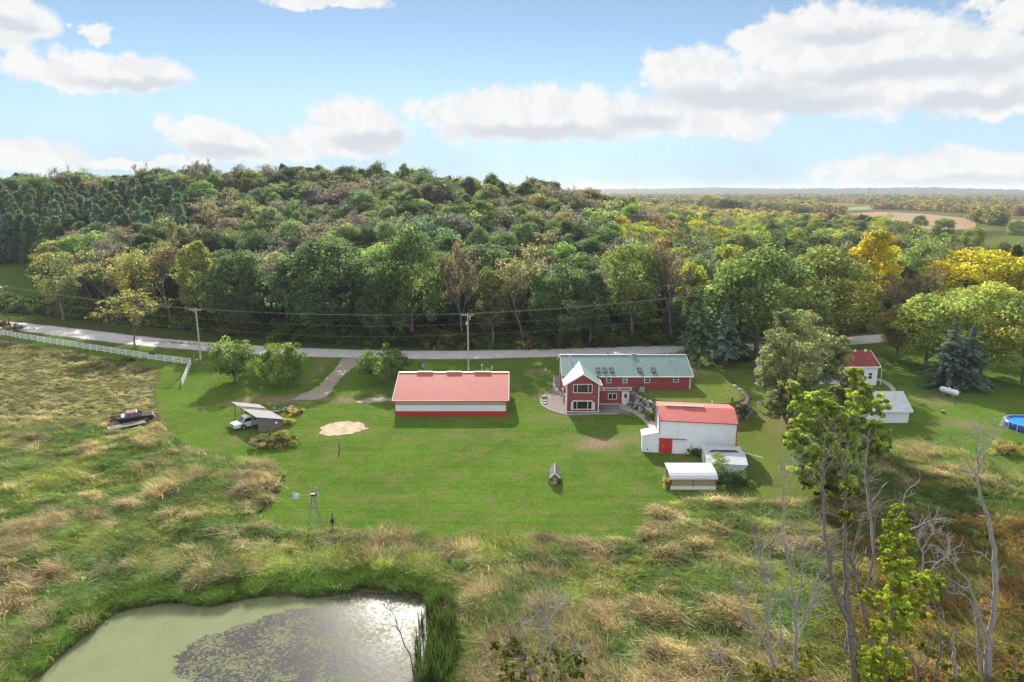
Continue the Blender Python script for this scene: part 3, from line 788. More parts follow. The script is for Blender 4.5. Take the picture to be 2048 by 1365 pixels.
# variants: name -> (crown mesh, trunk mesh, nominal height, nominal radius)
VAR = {}
def make_variants():
    r = np.random.default_rng(21)
    for i, (nm, h, rx, base, n, per, sz, shp) in enumerate([('round0', 17, 6.0, .10, 120, 62, .50, 'round'), ('round1', 17, 6.4, .08, 130, 60, .50, 'oval'), ('round2', 16, 5.6, .12, 110, 62, .48, 'round'), ('round3', 18, 6.0, .10, 120, 60, .5, 'oval'),
            ('tall0', 20, 4.8, .12, 115, 58, .48, 'tall'), ('tall1', 20, 4.4, .10, 110, 58, .46, 'tall'), ('vase0', 17, 5.6, .2, 100, 58, .46, 'vase'), ('loose0', 16, 5.2, .2, 62, 46, .44, 'vase'), ('loose1', 17, 4.8, .18, 58, 46, .44, 'tall')]):
        pf = broad_puffs(r, h, rx, base, n, shp); V, F, T = crown_leaves(pf, per*1.75, sz*.74, r)
        VAR[nm] = (leaf_mesh('crown_'+nm, V, F, T, M['leaf']), trunk_mesh('trunk_'+nm, r, h, pf, M['bark'], h*.016), h, rx)
    for i in range(3):                            # half bare, leaves only towards the twig ends
        segs, ends = bare_tree(r, 16, 4, kids=(3, 5), twig=.03); V, F = prism_segs(segs, 3); tm = np_mesh('trunk_half%d' % i, V, F, M['pale_bark'])
        e = ends[r.random(len(ends)) < .75]; pf = [(*p, .7) for p in e]; per = max(3, int(1900/len(pf)))
        Vc, Fc, T = crown_leaves(pf, per, .34, r, inner=.9)
        VAR['half%d' % i] = (leaf_mesh('crown_half%d' % i, Vc, Fc, T, M['leaf']), tm, 16, 5)
    for i in range(3):                            # bare grey crowns: twigs with a few dry leaves
        segs, ends = bare_tree(r, 16, 4, kids=(4, 6), ratio=.58, twig=.032); V, F = prism_segs(segs, 3); tm = np_mesh('trunk_bare%d' % i, V, F, M['pale_bark'])
        e = ends[r.random(len(ends)) < .5]; pf = [(*p, .6) for p in e]
        Vc, Fc, T = crown_leaves(pf, max(2, int(900/len(pf))), .26, r, inner=.9)
        VAR['bare%d' % i] = (leaf_mesh('crown_bare%d' % i, Vc, Fc, T, M['leaf']), tm, 16, 5)
    for i in range(3):
        pf = []
        for _ in range(150):
            t = r.random()**1.2; L_ = 4.4*(1-t)**.7+.35; a = r.uniform(0, 6.283); k = .35+.65*r.random()**.5; pf.append((L_*k*math.cos(a), L_*k*math.sin(a), 1.5+17*t, r.uniform(.7, 1.25)))
        V, F, T = crown_leaves(pf, 46, .46, r, spread=.8, flat=.6, tone=.18)
        tm = trunk_mesh('trunk_pine%d' % i, r, 19, [(0, 0, 12, 1)], M['bark'], .25)
        VAR['pine%d' % i] = (leaf_mesh('crown_pine%d' % i, V, F, T, M['leaf']), tm, 19, 4.6)
    for i in range(3):
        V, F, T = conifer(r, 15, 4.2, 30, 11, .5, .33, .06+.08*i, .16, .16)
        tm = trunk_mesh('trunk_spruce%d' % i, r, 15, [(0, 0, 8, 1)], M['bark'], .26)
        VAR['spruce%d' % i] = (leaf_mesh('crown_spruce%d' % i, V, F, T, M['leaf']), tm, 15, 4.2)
    for i in range(3):                            # low shrubs
        pf = [(r.normal()*.8, r.normal()*.8, .35+abs(r.normal())*.45, r.uniform(.35, .7)) for _ in range(24)]
        V, F, T = crown_leaves(pf, 44, .22, r); VAR['shrub%d' % i] = (leaf_mesh('crown_shrub%d' % i, V, F, T, M['leaf']), None, 1.7, 1.5)
make_variants()
def tree(kind, loc, h, w, col, name, label, cat, rz=None, group=None):
    """one tree: an Empty at its foot with trunk and crown"""
    cm, tm, h0, r0 = VAR[kind]
    t = thing(name, label, cat, loc, random.uniform(0, 6.28) if rz is None else rz, group)
    t.scale = (w/(2*r0), w/(2*r0), h/h0)
    if tm: link(bpy.data.objects.new('trunk', tm), t)
    o = bpy.data.objects.new('crown' if tm else 'foliage', cm); f_ = FOL if max(col) < .3 else 1.45
    o.color = (*[min(.6, c*f_) for c in col], 1); link(o, t)
    return t

# ================================================================ scattering (only for what nobody could count)
def scatter(name, label, pts, rot, scl, idx_, col, meshes, parent=None):
    coll = bpy.data.collections.new(name+'_pieces')
    for i, me in enumerate(meshes): coll.objects.link(bpy.data.objects.new('%s_piece_%02d' % (name, i), me))
    n = len(pts); me = np_mesh_pts(name, pts, rot, scl, idx_, col); o = link(bpy.data.objects.new(name, me), parent)
    ng = bpy.data.node_groups.new(name, 'GeometryNodeTree'); ng.interface.new_socket('Geometry', in_out='INPUT', socket_type='NodeSocketGeometry'); ng.interface.new_socket('Geometry', in_out='OUTPUT', socket_type='NodeSocketGeometry')
    N, L = ng.nodes, ng.links; gi = N.new('NodeGroupInput'); go = N.new('NodeGroupOutput')
    ins = N.new('GeometryNodeInstanceOnPoints'); ci = N.new('GeometryNodeCollectionInfo'); ci.inputs[0].default_value = coll; ci.inputs[1].default_value = True; ci.inputs[2].default_value = True
    def na(nm, t):
        a = N.new('GeometryNodeInputNamedAttribute'); a.data_type = t; a.inputs[0].default_value = nm
        return a.outputs[0]
    ins.inputs['Pick Instance'].default_value = True
    L.new(gi.outputs[0], ins.inputs['Points']); L.new(ci.outputs[0], ins.inputs['Instance'])
    L.new(na('idx', 'INT'), ins.inputs['Instance Index']); L.new(na('scl', 'FLOAT_VECTOR'), ins.inputs['Scale'])
    er = N.new('FunctionNodeEulerToRotation'); L.new(na('rot', 'FLOAT_VECTOR'), er.inputs[0]); L.new(er.outputs[0], ins.inputs['Rotation'])
    L.new(ins.outputs[0], go.inputs[0])
    md = o.modifiers.new('scatter', 'NODES'); md.node_group = ng
    return tag(o, label, kind='stuff')
def np_mesh_pts(name, pts, rot, scl, idx_, col):
    me = bpy.data.meshes.new(name); n = len(pts); me.vertices.add(n); me.vertices.foreach_set('co', np.asarray(pts, np.float32).ravel())
    for an, typ, key, arr in (('rot', 'FLOAT_VECTOR', 'vector', rot), ('scl', 'FLOAT_VECTOR', 'vector', scl), ('idx', 'INT', 'value', idx_), ('icol', 'FLOAT_COLOR', 'color', np.concatenate([col, np.ones((n, 1))], 1))):
        a = me.attributes.new(an, typ, 'POINT'); a.data.foreach_set(key, np.ascontiguousarray(arr, np.int32 if typ == 'INT' else np.float32).ravel())
    return me
def blades(r, n, rad, L, w, lean, spread, tone=.2, tipcol=None, plume=0.):
    """a tuft of grass blades leaning towards +x"""
    V, F, T = [], [], []
    for i in range(n):
        a = r.uniform(0, 6.283); q = rad*math.sqrt(r.random()); bx, by = q*math.cos(a), q*math.sin(a); l = L*r.uniform(.6, 1.2)
        da = r.normal()*spread; le = lean*r.uniform(.6, 1.3); dx, dy = math.cos(da), math.sin(da); ww = w*r.uniform(.7, 1.3); px_, py_ = -dy, dx
        if r.random() < .5: px_, py_ = math.cos(a), math.sin(a)
        b = len(V); m1 = .5
        mx, my, mz = bx+dx*l*math.sin(le)*.35, by+dy*l*math.sin(le)*.35, l*.55*math.cos(le*.6)
        tx, ty, tz = bx+dx*l*math.sin(le), by+dy*l*math.sin(le), max(.05, l*math.cos(le))
        V += [(bx-px_*ww, by-py_*ww, 0), (bx+px_*ww, by+py_*ww, 0), (mx+px_*ww*.9, my+py_*ww*.9, mz), (mx-px_*ww*.9, my-py_*ww*.9, mz), (tx, ty, tz), (tx, ty, tz)]
        k = 1+tone*r.normal(); F += [(b, b+1, b+2, b+3)]; T.append((k, k, k))
        V[-1] = (tx+px_*ww*(.25+.8*plume), ty+py_*ww*(.25+.8*plume), tz); V[-2] = (tx-px_*ww*(.25+.8*plume), ty-py_*ww*(.25+.8*plume), tz)
        F.append((b+3, b+2, b+5, b+4)); tc_ = tipcol or (1.1, 1.1, 1.0); T.append((k*tc_[0], k*tc_[1], k*tc_[2]))
    return leaf_mesh('tuft', np.array(V), np.array(F), np.clip(np.array(T), .3, 2.2), M['grass_blade'])
TRK = (-58.4, 100.6)
def make_grass():
    r = np.random.default_rng(5)
    ms = [blades(r, 80, .55, 1.2, .016, 1.05, .7, .28), blades(r, 80, .6, 1.1, .017, 1.2, .8, .28), blades(r, 80, .5, .95, .017, .8, 1.2, .28),         # 0-2 lodged green grass
          blades(r, 90, .5, 1.2, .012, .7, 1.0, .3, (1.3, 1.2, 1.08), .9), blades(r, 90, .55, 1.2, .012, 1.0, .9, .3, (1.25, 1.18, 1.05), .9),   # 3-4 tan plumes
          blades(r, 46, .5, .6, .035, .5, 3., .25), blades(r, 46, .45, .5, .05, .7, 3., .25)]                                          # 5-6 weeds
    cat = [blades(r, 26, .35, 2.1, .03, .18, 3., .2)]
    # ---- sample the rough ground
    def cand(x0, x1, y0, y1, den):
        n = int((x1-x0)*(y1-y0)*den); return np.stack([rng.uniform(x0, x1, n), rng.uniform(y0, y1, n)], 1)
    p = np.concatenate([cand(-60, 75, 36, 60, 8.0), cand(-75, 80, 60, 84, 6.), cand(-95, -8, 84, 112, 4.), cand(40, 80, 84, 100, 4.), cand(-135, -55, 112, 160, 3.)])
    x, y = p[:, 0], p[:, 1]; z = terr(x, y); px, py = proj(x, y, z)
    dl = sdist(LAWN, x, y); dp = pond_d(x, y)
    edge = .15+.9*vnoise(x, y, 1.7, 3)
    ok = (px > -60) & (px < 2110) & (py < 1420) & (dl < -edge*.6) & (dp < -.35-.3*vnoise(x, y, 1.1, 2)) & (y < np.interp(x, fx, fy)-14) & (np.hypot((x-TRK[0])*.87+(y-TRK[1])*.48, ((y-TRK[1])*.87-(x-TRK[0])*.48)*1.5) > 4.6+rng.normal(size=len(x))*.5)
    x, y, z, dl, dp, px, py = [a[ok] for a in (x, y, z, dl, dp, px, py)]
    n = len(x); f = fbm(x*1.0+y*.45, y*1.3, 3.1, 4, 1); f2 = fbm(x, y, 16, 3, 5); f3 = rng.random(n); f4 = fbm(x, y, 1.5, 2, 6)
    mead = sstep(98, 108, y)*sstep(-30, -42, x); dark = sstep(1600, 1760, px)*sstep(1010, 1060, py)
    plume = (.62*f+.38*f4+.45*(f2-.5)+.045*rng.normal(size=n)) > np.interp(x, [-45, -15, 10], [.588, .605, .618])
    plume &= rng.random(n) < .8
    near_pond = (dp > -3.0)
    plume &= ~near_pond | (f3 < .15)
    plume &= ~((dark > .5) & (f3 < .75))
    idx_ = np.where(plume, rng.integers(3, 5, n), rng.integers(0, 3, n))
    idx_ = np.where((~plume) & (rng.random(n) < .3), rng.integers(5, 7, n), idx_)
    idx_ = np.where((mead > .5) & (f3 < .85), np.where(f > .5, rng.integers(5, 7, n), 2), idx_)
    idx_ = np.where((dark > .5) & (f3 < .7), rng.integers(5, 7, n), idx_)
    col = np.empty((n, 3)); g1 = np.array([.165, .225, .075]); g2 = np.array([.115, .18, .062]); g3 = np.array([.23, .255, .085]); tan = np.array([.37, .315, .24]); tan2 = np.array([.27, .25, .17]); brown = np.array([.115, .080, .035])
    t = fbm(x, y, 6, 3, 3)[:, None]; col[:] = g1*(1-t)+g2*t; k = (fbm(x, y, 3.5, 3, 7) > .56); col[k] = g3
    col[plume] = (tan*(t)+tan2*(1-t))[plume]
    fld = .62*f+.38*f4+.45*(f2-.5)-np.interp(x, [-45, -15, 10], [.588, .605, .618]); bl = sstep(-.13, .03, fld+.03*rng.normal(size=n))*.8*(~plume)*(~near_pond); col = col*(1-bl[:, None])+(tan*.5+tan2*.5)*bl[:, None]
    col[plume] = col[plume]*(.72+.28*rng.random((plume.sum(), 1)))
    m_ = mead[:, None]*.85; mc = np.where((f4 > .52)[:, None], np.array([.29, .25, .185]), np.array([.17, .17, .085])); mc = np.where((f2 > .56)[:, None], mc*.5+np.array([.20, .185, .10])*.5, mc)
    col = col*(1-m_)+mc*m_
    d_ = dark[:, None]*.9; dc = np.where((f4 > .54)[:, None], np.array([.20, .135, .055]), np.array([.135, .140, .045])); col = col*(1-d_)+dc*d_
    k = near_pond & (~plume); col[k] = np.array([.105, .17, .034])
    col *= (1+.16*rng.normal(size=(n, 1)))
    col *= np.exp(.6*(fbm(x, y, 9, 3, 2)-.5)+.9*(fbm(x, y, 2.0, 3, 4)-.5))[:, None]
    wind = 3.6+2.6*(fbm(x, y, 16, 3, 4)-.5)*2+.5*rng.normal(size=n); wind = np.where(idx_ >= 5, rng.uniform(0, 6.28, n), wind)
    s = rng.uniform(.7, 1.2, n)*np.where(mead > .5, .45, 1.)*np.where(dl > -1.2, .8, 1.); s *= np.where(near_pond, .75, 1.); s *= .75+.6*f4
    rot = np.stack([rng.normal(size=n)*.1, rng.normal(size=n)*.1, wind], 1)
    sc = np.stack([s*1.25, s*1.25, s], 1)
    # thin water-side rushes and grass are all one mass
    print('tufts', n)
    scatter('marsh_grass', 'tall wind-blown marsh grass with tan plumes in green mats', np.stack([x, y, z-.05], 1), rot, sc, idx_, np.clip(col*1.38, .01, .75), ms)
    # rushes on the right bank of the pond
    bank = GP([(868,1215),(874,1260),(870,1300),(862,1340),(858,1390),(850,1450)], -.3); P_ = []
    for a, b in zip(bank[:-1], bank[1:]):
        for k in range(34):
            t_ = random.random(); P_.append((a[0]+(b[0]-a[0])*t_+random.gauss(.35, .7), a[1]+(b[1]-a[1])*t_+random.gauss(0, .2), -.35))
    P_ = np.array(P_); m_ = len(P_)
    scatter('rushes', 'dark green rushes standing at the right bank of the pond', P_, np.stack([np.zeros(m_), np.zeros(m_), rng.uniform(0, 6.28, m_)], 1), np.repeat(rng.uniform(.5, 1.05, m_)[:, None], 3, 1), np.zeros(m_), np.tile(np.array([.055, .085, .025]), (m_, 1))*(1+.2*rng.normal(size=(m_, 1))), cat)
make_grass()

# ================================================================ the wood behind the road
KIND_NAME = {'round': 'broadleaf_tree', 'tall0': 'broadleaf_tree', 'vase': 'broadleaf_tree', 'loose': 'broadleaf_tree', 'half': 'half_bare_tree', 'bare': 'bare_tree', 'pine': 'pine_tree', 'spruce': 'spruce_tree'}
def kname(k): return {'r': 'broadleaf_tree', 't': 'broadleaf_tree', 'v': 'broadleaf_tree', 'l': 'broadleaf_tree', 'h': 'half_bare_tree', 'b': 'bare_tree', 'p': 'pine_tree', 's': 'spruce_tree'}[k[0]]
FOL = 2.35
DG, G_, OL, YG, YE, GR, RU, LG, PN, BR = (.032,.056,.020), (.058,.090,.028), (.080,.098,.034), (.125,.150,.034), (.40,.285,.032), (.105,.098,.088), (.17,.075,.025), (.088,.126,.036), (.045,.080,.050), (.105,.092,.05)
def grey(c, t=.30):
    l = .3*c[0]+.6*c[1]+.1*c[2]; return tuple(v*(1-t)+l*t for v in c)
DG, G_, OL, YG, GR, RU, LG, PN, BR = [grey(c) for c in (DG, G_, OL, YG, GR, RU, LG, PN, BR)]
SPECIAL = [  # px, base y, top y, width px, kind, colour, name, label
 (128,640,502,110,'loose0',(.12,.13,.045),'broadleaf_tree','leaning yellow-green thin-crowned tree at the left end of the wood, beside the green field'),
 (215,646,512,100,'half0',(.15,.14,.04),'half_bare_tree','half bare olive tree right of the leaning tree at the field corner'),
 (285,652,492,100,'loose1',(.17,.155,.045),'broadleaf_tree','mustard yellow tall tree at the front edge of the wood near its left end'),
 (345,656,480,100,'half1',(.12,.10,.045),'half_bare_tree','brownish half bare tree behind the left roadside pole'),
 (405,658,478,96,'tall0',(.135,.15,.04),'broadleaf_tree','lime green narrow tall tree above the left roadside pole'),
 (490,665,498,140,'round1',(.048,.082,.034),'broadleaf_tree','wide dark green tree right of the lime green narrow tree'),
 (575,674,500,80,'half2',(.10,.085,.06),'half_bare_tree','grey-brown half bare tree between two big dark green trees'),
 (655,682,472,190,'round0',(.050,.088,.038),'broadleaf_tree','largest dark green round tree at the front of the wood, behind the driveway'),
 (770,690,520,120,'round2',(.048,.082,.034),'broadleaf_tree','dark green round tree behind the roadside apple tree nearest the red roofed shed'),
 (825,690,452,130,'round3',(.070,.108,.032),'broadleaf_tree','tall mid green tree rising over the left end of the red shed roof'),
 (925,694,478,90,'bare0',(.12,.09,.05),'bare_tree','tall bare grey tree just behind the middle utility pole'),
 (985,694,520,84,'tall1',(.10,.10,.03),'broadleaf_tree','olive yellow narrow tree right of the middle utility pole'),
 (1045,694,508,96,'half0',(.13,.12,.045),'half_bare_tree','dull yellow half bare tree behind the gap between shed and red house'),
 (1120,694,524,130,'round2',(.062,.100,.036),'broadleaf_tree','mid green round tree behind the left end of the red house'),
 (1180,692,540,100,'tall0',(.048,.082,.034),'broadleaf_tree','dark green tall tree behind the middle of the green house roof'),
 (1262,690,482,150,'vase0',(.105,.135,.034),'broadleaf_tree','bright lime green spreading tree behind the right end of the green house roof'),
 (1345,690,490,90,'bare1',(.12,.085,.05),'bare_tree','grey bare tree left of the tall roadside spruces'),
 (1395,690,560,80,'tall1',(.055,.085,.028),'broadleaf_tree','mid green narrow tree behind the slender roadside spruce'),
 (1512,716,488,230,'round1',(.075,.112,.028),'broadleaf_tree','very large green spreading maple by the road, right of the blue spruce'),
 (1640,690,492,190,'round3',(.125,.135,.024),'broadleaf_tree','large yellow-green tree behind the white house willow'),
 (1735,650,455,110,'tall0',(.40,.34,.04),'broadleaf_tree','tall golden yellow tree standing out of the right part of the wood'),
 (1785,668,548,90,'bare2',(.13,.10,.05),'bare_tree','grey bare tree behind the red roofed white house'),
 (1822,640,470,90,'loose1',(.10,.13,.03),'broadleaf_tree','thin green tree with pale trunk left of the golden tree at the right edge'),
 (1955,650,494,190,'round0',(.42,.36,.04),'broadleaf_tree','wide golden yellow tree at the right edge of the photo'),
 (2050,660,500,150,'round2',(.42,.34,.04),'broadleaf_tree','second golden yellow tree cut by the right edge of the photo'),
 (1850,735,585,150,'round2',(.165,.19,.028),'broadleaf_tree','lime green round tree behind the pair of blue spruces'),
 (1960,750,560,170,'round1',(.18,.20,.030),'broadleaf_tree','tall lime green tree right of the blue spruces'),
 (2045,770,575,170,'round3',(.17,.185,.028),'broadleaf_tree','lime green tree cut by the right edge above the blue pool'),
 (1790,725,610,110,'vase0',(.14,.115,.028),'broadleaf_tree','bronze green tree at the right corner of the white house'),
 (1905,700,575,150,'round3',(.17,.195,.030),'broadleaf_tree','lime green tree behind the tip of the tallest blue spruce'),
 (1880,470,392,0,'','',None,None),
 (1415,420,388,56,'round0',(.20,.17,.03),'broadleaf_tree','yellow-green round tree on the skyline near the right foot of the hill'),
 (1455,436,398,60,'round2',(.028,.042,.018),'broadleaf_tree','nearly black green tree near the right foot of the hill'),
 (560,520,428,70,'half1',(.33,.17,.035),'half_bare_tree','orange tinted tree halfway up the wooded hill at left'),
 (585,540,448,44,'half2',(.22,.04,.03),'half_bare_tree','small dull red tree below the orange one on the hill'),
]
def wood():
    pts = []
    # jittered grid over the wood
    for yy in np.arange(148, 540, 6.6):
        for xx in np.arange(-330, 330, 6.6):
            x, y = xx+random.uniform(-2.9, 2.9), yy+random.uniform(-2.9, 2.9)
            yf = np.interp(x, fx, fy)
            if y < yf+5: continue
            pts.append((x, y))
    A = np.array(pts); z = terr(A[:, 0], A[:, 1], False); px, py = proj(A[:, 0], A[:, 1], z)
    hz = np.interp(A[:, 0]/A[:, 1], tu, th_); deep = A[:, 1] > np.where(hz > 8, 385, 520)
    field = (sdist([(-400,500),(-60,526),(62,530),(112,560),(190,632),(100,632),(0,622),(-400,590)], px, py) > -4) & (A[:, 1] < 420)
    right = (px > 1880) & (A[:, 1] > 240); mid_r = (px > 1790) & (A[:, 1] > 300)
    tf = sdist([(1690,430),(1950,430),(1960,520),(1750,470)], px, py) > 0
    vis = (px > -40) & (px < 2090)
    # leave room round the trees placed one by one
    ok = vis & ~deep & ~field & ~right & ~mid_r & ~tf
    A, px, py, z = A[ok], px[ok], py[ok], z[ok]
    sp_ = np.array([G(s[0], s[1])[:2] for s in SPECIAL if s[6]])
    for i, (sx, sy) in enumerate(sp_):
        w = [s for s in SPECIAL if s[6]][i][3]*math.hypot(sx, sy)/FPX
        pass
    d = np.min(np.hypot(A[:, None, 0]-sp_[None, :, 0], A[:, None, 1]-sp_[None, :, 1]), 1); k = d > 5.2
    A, px, py, z = A[k], px[k], py[k], z[k]
    out = []
    for (x, y), zz, u, v in zip(A, z, px, py):
        rr = random.random(); yf = np.interp(x, fx, fy); dep = y-yf
        if dep > 55 and random.random() < .24: continue
        nz = float(fbm(x, y, 26, 3, 2)); 
        def pick(*opts):
            t = sum(o[0] for o in opts); q = random.random()*t
            for o in opts:
                q -= o[0]
                if q <= 0: return o
            return opts[-1]
        dense = ['round0', 'round1', 'round2', 'round3', 'tall0', 'vase0']; loose = ['loose0', 'loose1', 'vase0', 'half0', 'half1']; bare = ['bare0', 'bare1', 'bare2', 'half2']
        if u < 390 and 262 < y < 335 and (u < 330 or rr < .6): kind, c = random.choice(['pine0', 'pine1', 'pine2']), PN; hh, ww = random.uniform(16, 21), random.uniform(8, 10.5)
        else:
            if u > 1230: o = pick((46, (.14,.155,.034), dense+loose), (24, LG, dense), (8, G_, dense), (5, DG, dense), (9, OL, loose), (4, (.25, .21, .035), loose), (6, GR, bare), (3, BR, loose)) if dep < 330 else pick((20, OL, dense), (22, LG, dense), (44, (.15,.165,.036), dense), (8, BR, loose), (6, (.25,.19,.04), loose))
            elif y > 318: o = pick((40, (.062,.080,.034), dense), (14, OL, loose), (16, DG, dense), (24, GR, bare), (12, (.085,.080,.038), loose), (8, G_, dense))
            elif dep > 55: o = pick((30, G_, dense), (18, OL, loose+dense), (17, DG, dense), (17, GR, bare), (10, YG, loose), (8, BR, loose))
            elif dep > 22: o = pick((24, LG, dense), (22, G_, dense), (20, GR, bare), (14, YG, loose+dense), (12, DG, dense), (8, OL, loose))
            else: o = pick((26, DG, dense), (24, G_, dense), (14, OL, loose), (14, GR, bare+['half0']), (10, YG, loose), (12, (.036,.062,.022), dense))
            if nz > .60 and u < 1230 and random.random() < .5: o = (0, GR, bare)
            if nz < .36 and random.random() < .5: o = (0, DG, dense)
            kind = random.choice(o[2]); c = o[1]; hh = random.uniform(12.5, 18.5)*(1.06 if dep < 20 else random.uniform(.8, 1.12)); ww = random.uniform(7.5, 12)*(1. if dep < 20 else random.choice((.8, 1.1, 1.35, 1.6, 1.75)))
            if kind[0] in 'b': ww *= .8
            if kind[0] == 't': ww *= .85; hh *= 1.1 if dep < 40 else 1.
        if dep < 7: hh *= random.uniform(.6, .95)
        if dep > 55 and u < 1230: c = tuple(1.18*v for v in c)
        c = tuple(np.clip(np.array(c)*np.exp(np.array([.14, .12, .1])*np.random.normal())*(1+.10*np.random.normal(size=3)), .01, .6))
        out.append((x, y, zz, kind, hh, ww, c, u, v))
    return out
WOODS = wood()
WOODS.sort(key=lambda t: math.hypot(t[0], t[1]))
def colour_word(c):
    r, g, b = c
    if r > .28: return 'golden yellow'
    if r > g*1.6: return 'rusty brown'
    if r > g*1.12: return 'grey-brown' if b > .05 else 'bronze'
    if g < .058: return 'dark green'
    if r > .11 and g > .115: return 'yellow-green'
    if r > g*.9: return 'olive'
    if g > .10: return 'light green'
    return 'mid green'
def landmark(u):
    for lim, t in ((60, 'at far left'), (250, 'above white fence'), (420, 'by left pole'), (540, 'above left apple trees'), (680, 'above driveway'), (800, 'above single apple tree'), (900, 'above red shed, left half'), (1010, 'near middle pole'), (1110, 'between shed and red house'), (1250, 'above green roof, left half'), (1380, 'above green roof, right half'), (1480, 'above roadside spruces'), (1620, 'above big maple'), (1760, 'above white house'), (1900, 'above blue spruces')):
        if u < lim: return t
    return 'at far right'
FORM = {'r': 'round-crowned', 't': 'tall narrow', 'v': 'spreading', 'l': 'thin-crowned', 'h': 'half bare', 'b': 'bare twiggy', 'p': 'soft-needled pine'}
NSOLO = 225
def plant_wood():
    for s in SPECIAL:
        if not s[6]: continue
        px, by, ty, w, kind, col, nm, lab = s
        X, Y, _ = G(px, by)
        for _ in range(8):                          # foot on the slope
            z = float(terr(np.array([X]), np.array([Y]), False)[0]); X, Y, _ = G(px, by, z)
        h = P(px, ty, Y)[2]-z; wm = w*(Y*cp+(CH-z)*sp)/FPX
        tree(kind, (X, Y, z-.1), max(3, h), wm, col if max(col) > .3 else grey(col, .22), nm, lab, 'tree')
    labs = []
    for (x, y, z, kind, hh, ww, c, u, v) in WOODS[:NSOLO]:
        dep = y-np.interp(x, fx, fy); row = 'in front row' if dep < 14 else ('in second row' if dep < 28 else 'deep in wood')
        form = FORM[kind[0]]; cw = colour_word(c); word = '' if kind[0] == 'p' else ' tree'
        lab = '%s %s%s %s %s' % (cw, form, word, row, landmark(u))
        labs.append((lab, u))
    ordn = ['first', 'second', 'third', 'fourth', 'fifth', 'sixth', 'seventh', 'eighth', 'ninth', 'tenth', 'eleventh', 'twelfth']
    for (x, y, z, kind, hh, ww, c, u, v), (lab, _) in zip(WOODS[:NSOLO], labs):
        same = sorted(q[1] for q in labs if q[0] == lab)
        if len(same) > 1: lab += ', %s from left' % ordn[min(11, same.index(u))]
        tree(kind, (x, y, z-.1), hh, ww, c, kname(kind), lab, 'tree', group='trees of the wood beyond the road')
    rest = WOODS[NSOLO:]
    # the deep wood: one mass of crowns and stems
    kinds = sorted(VAR.keys()); ms = []; ki = {}
    for k in kinds:
        if k[0] == 's': continue
        cm, tm, h0, r0 = VAR[k]; c2 = cm.copy(); c2.materials.clear(); c2.materials.append(M['leaf_far'])
        # crown and stem of a kind share one piece
        b = bmesh.new(); b.from_mesh(c2); nb = len(b.faces); b.from_mesh(tm); b.faces.ensure_lookup_table()
        for f in b.faces[nb:]: f.material_index = 1
        b.to_mesh(c2); b.free(); c2.materials.append(tm.materials[0]); ki[k] = len(ms); ms.append(c2)
    pts = np.array([(t[0], t[1], t[2]-.1) for t in rest]); n = len(rest)
    rot = np.stack([np.zeros(n), np.zeros(n), rng.uniform(0, 6.28, n)], 1)
    sc = np.array([(t[5]/(2*VAR[t[3]][3]), t[5]/(2*VAR[t[3]][3]), t[4]/VAR[t[3]][2]) for t in rest])
    print('wood', len(WOODS))
    scatter('far_wood', 'deep mixed wood covering the hill and the land to the right', pts, rot, sc, np.array([ki[t[3]] for t in rest]), np.clip(np.array([t[6] for t in rest])*FOL, 0, .6), ms)
plant_wood()

def undergrowth():
    ms = []
    for k in ('shrub0', 'shrub1', 'shrub2'):
        c2 = VAR[k][0].copy(); c2.materials.clear(); c2.materials.append(M['leaf_far']); ms.append(c2)
    P_, S_, C_ = [], [], []
    for _ in range(1500):
        x = random.uniform(-170, 130); yf = float(np.interp(x, fx, fy)); y = yf+random.uniform(-1.5, 9)*(1 if random.random() < .8 else .4)
        P_.append((x, y)); t = random.random(); S_.append(random.uniform(.7, 2.0) if y > yf+1 else random.uniform(.4, .9))
        C_.append(random.choice([(.035, .05, .018), (.045, .07, .02), (.07, .075, .025), (.06, .095, .022), (.03, .045, .02), (.11, .10, .03)]))
    P_ = np.array(P_); z = terr(P_[:, 0], P_[:, 1], False); n = len(P_); S_ = np.array(S_)
    scatter('undergrowth', 'tangled dark undergrowth along the foot of the wood', np.stack([P_[:, 0], P_[:, 1], z-.2], 1), np.stack([np.zeros(n), np.zeros(n), rng.uniform(0, 6.28, n)], 1), np.stack([S_*1.2, S_*1.2, S_*1.25], 1), rng.integers(0, 3, n), FOL*np.array(C_)*(1+.15*rng.normal(size=(n, 1))), ms)
undergrowth()

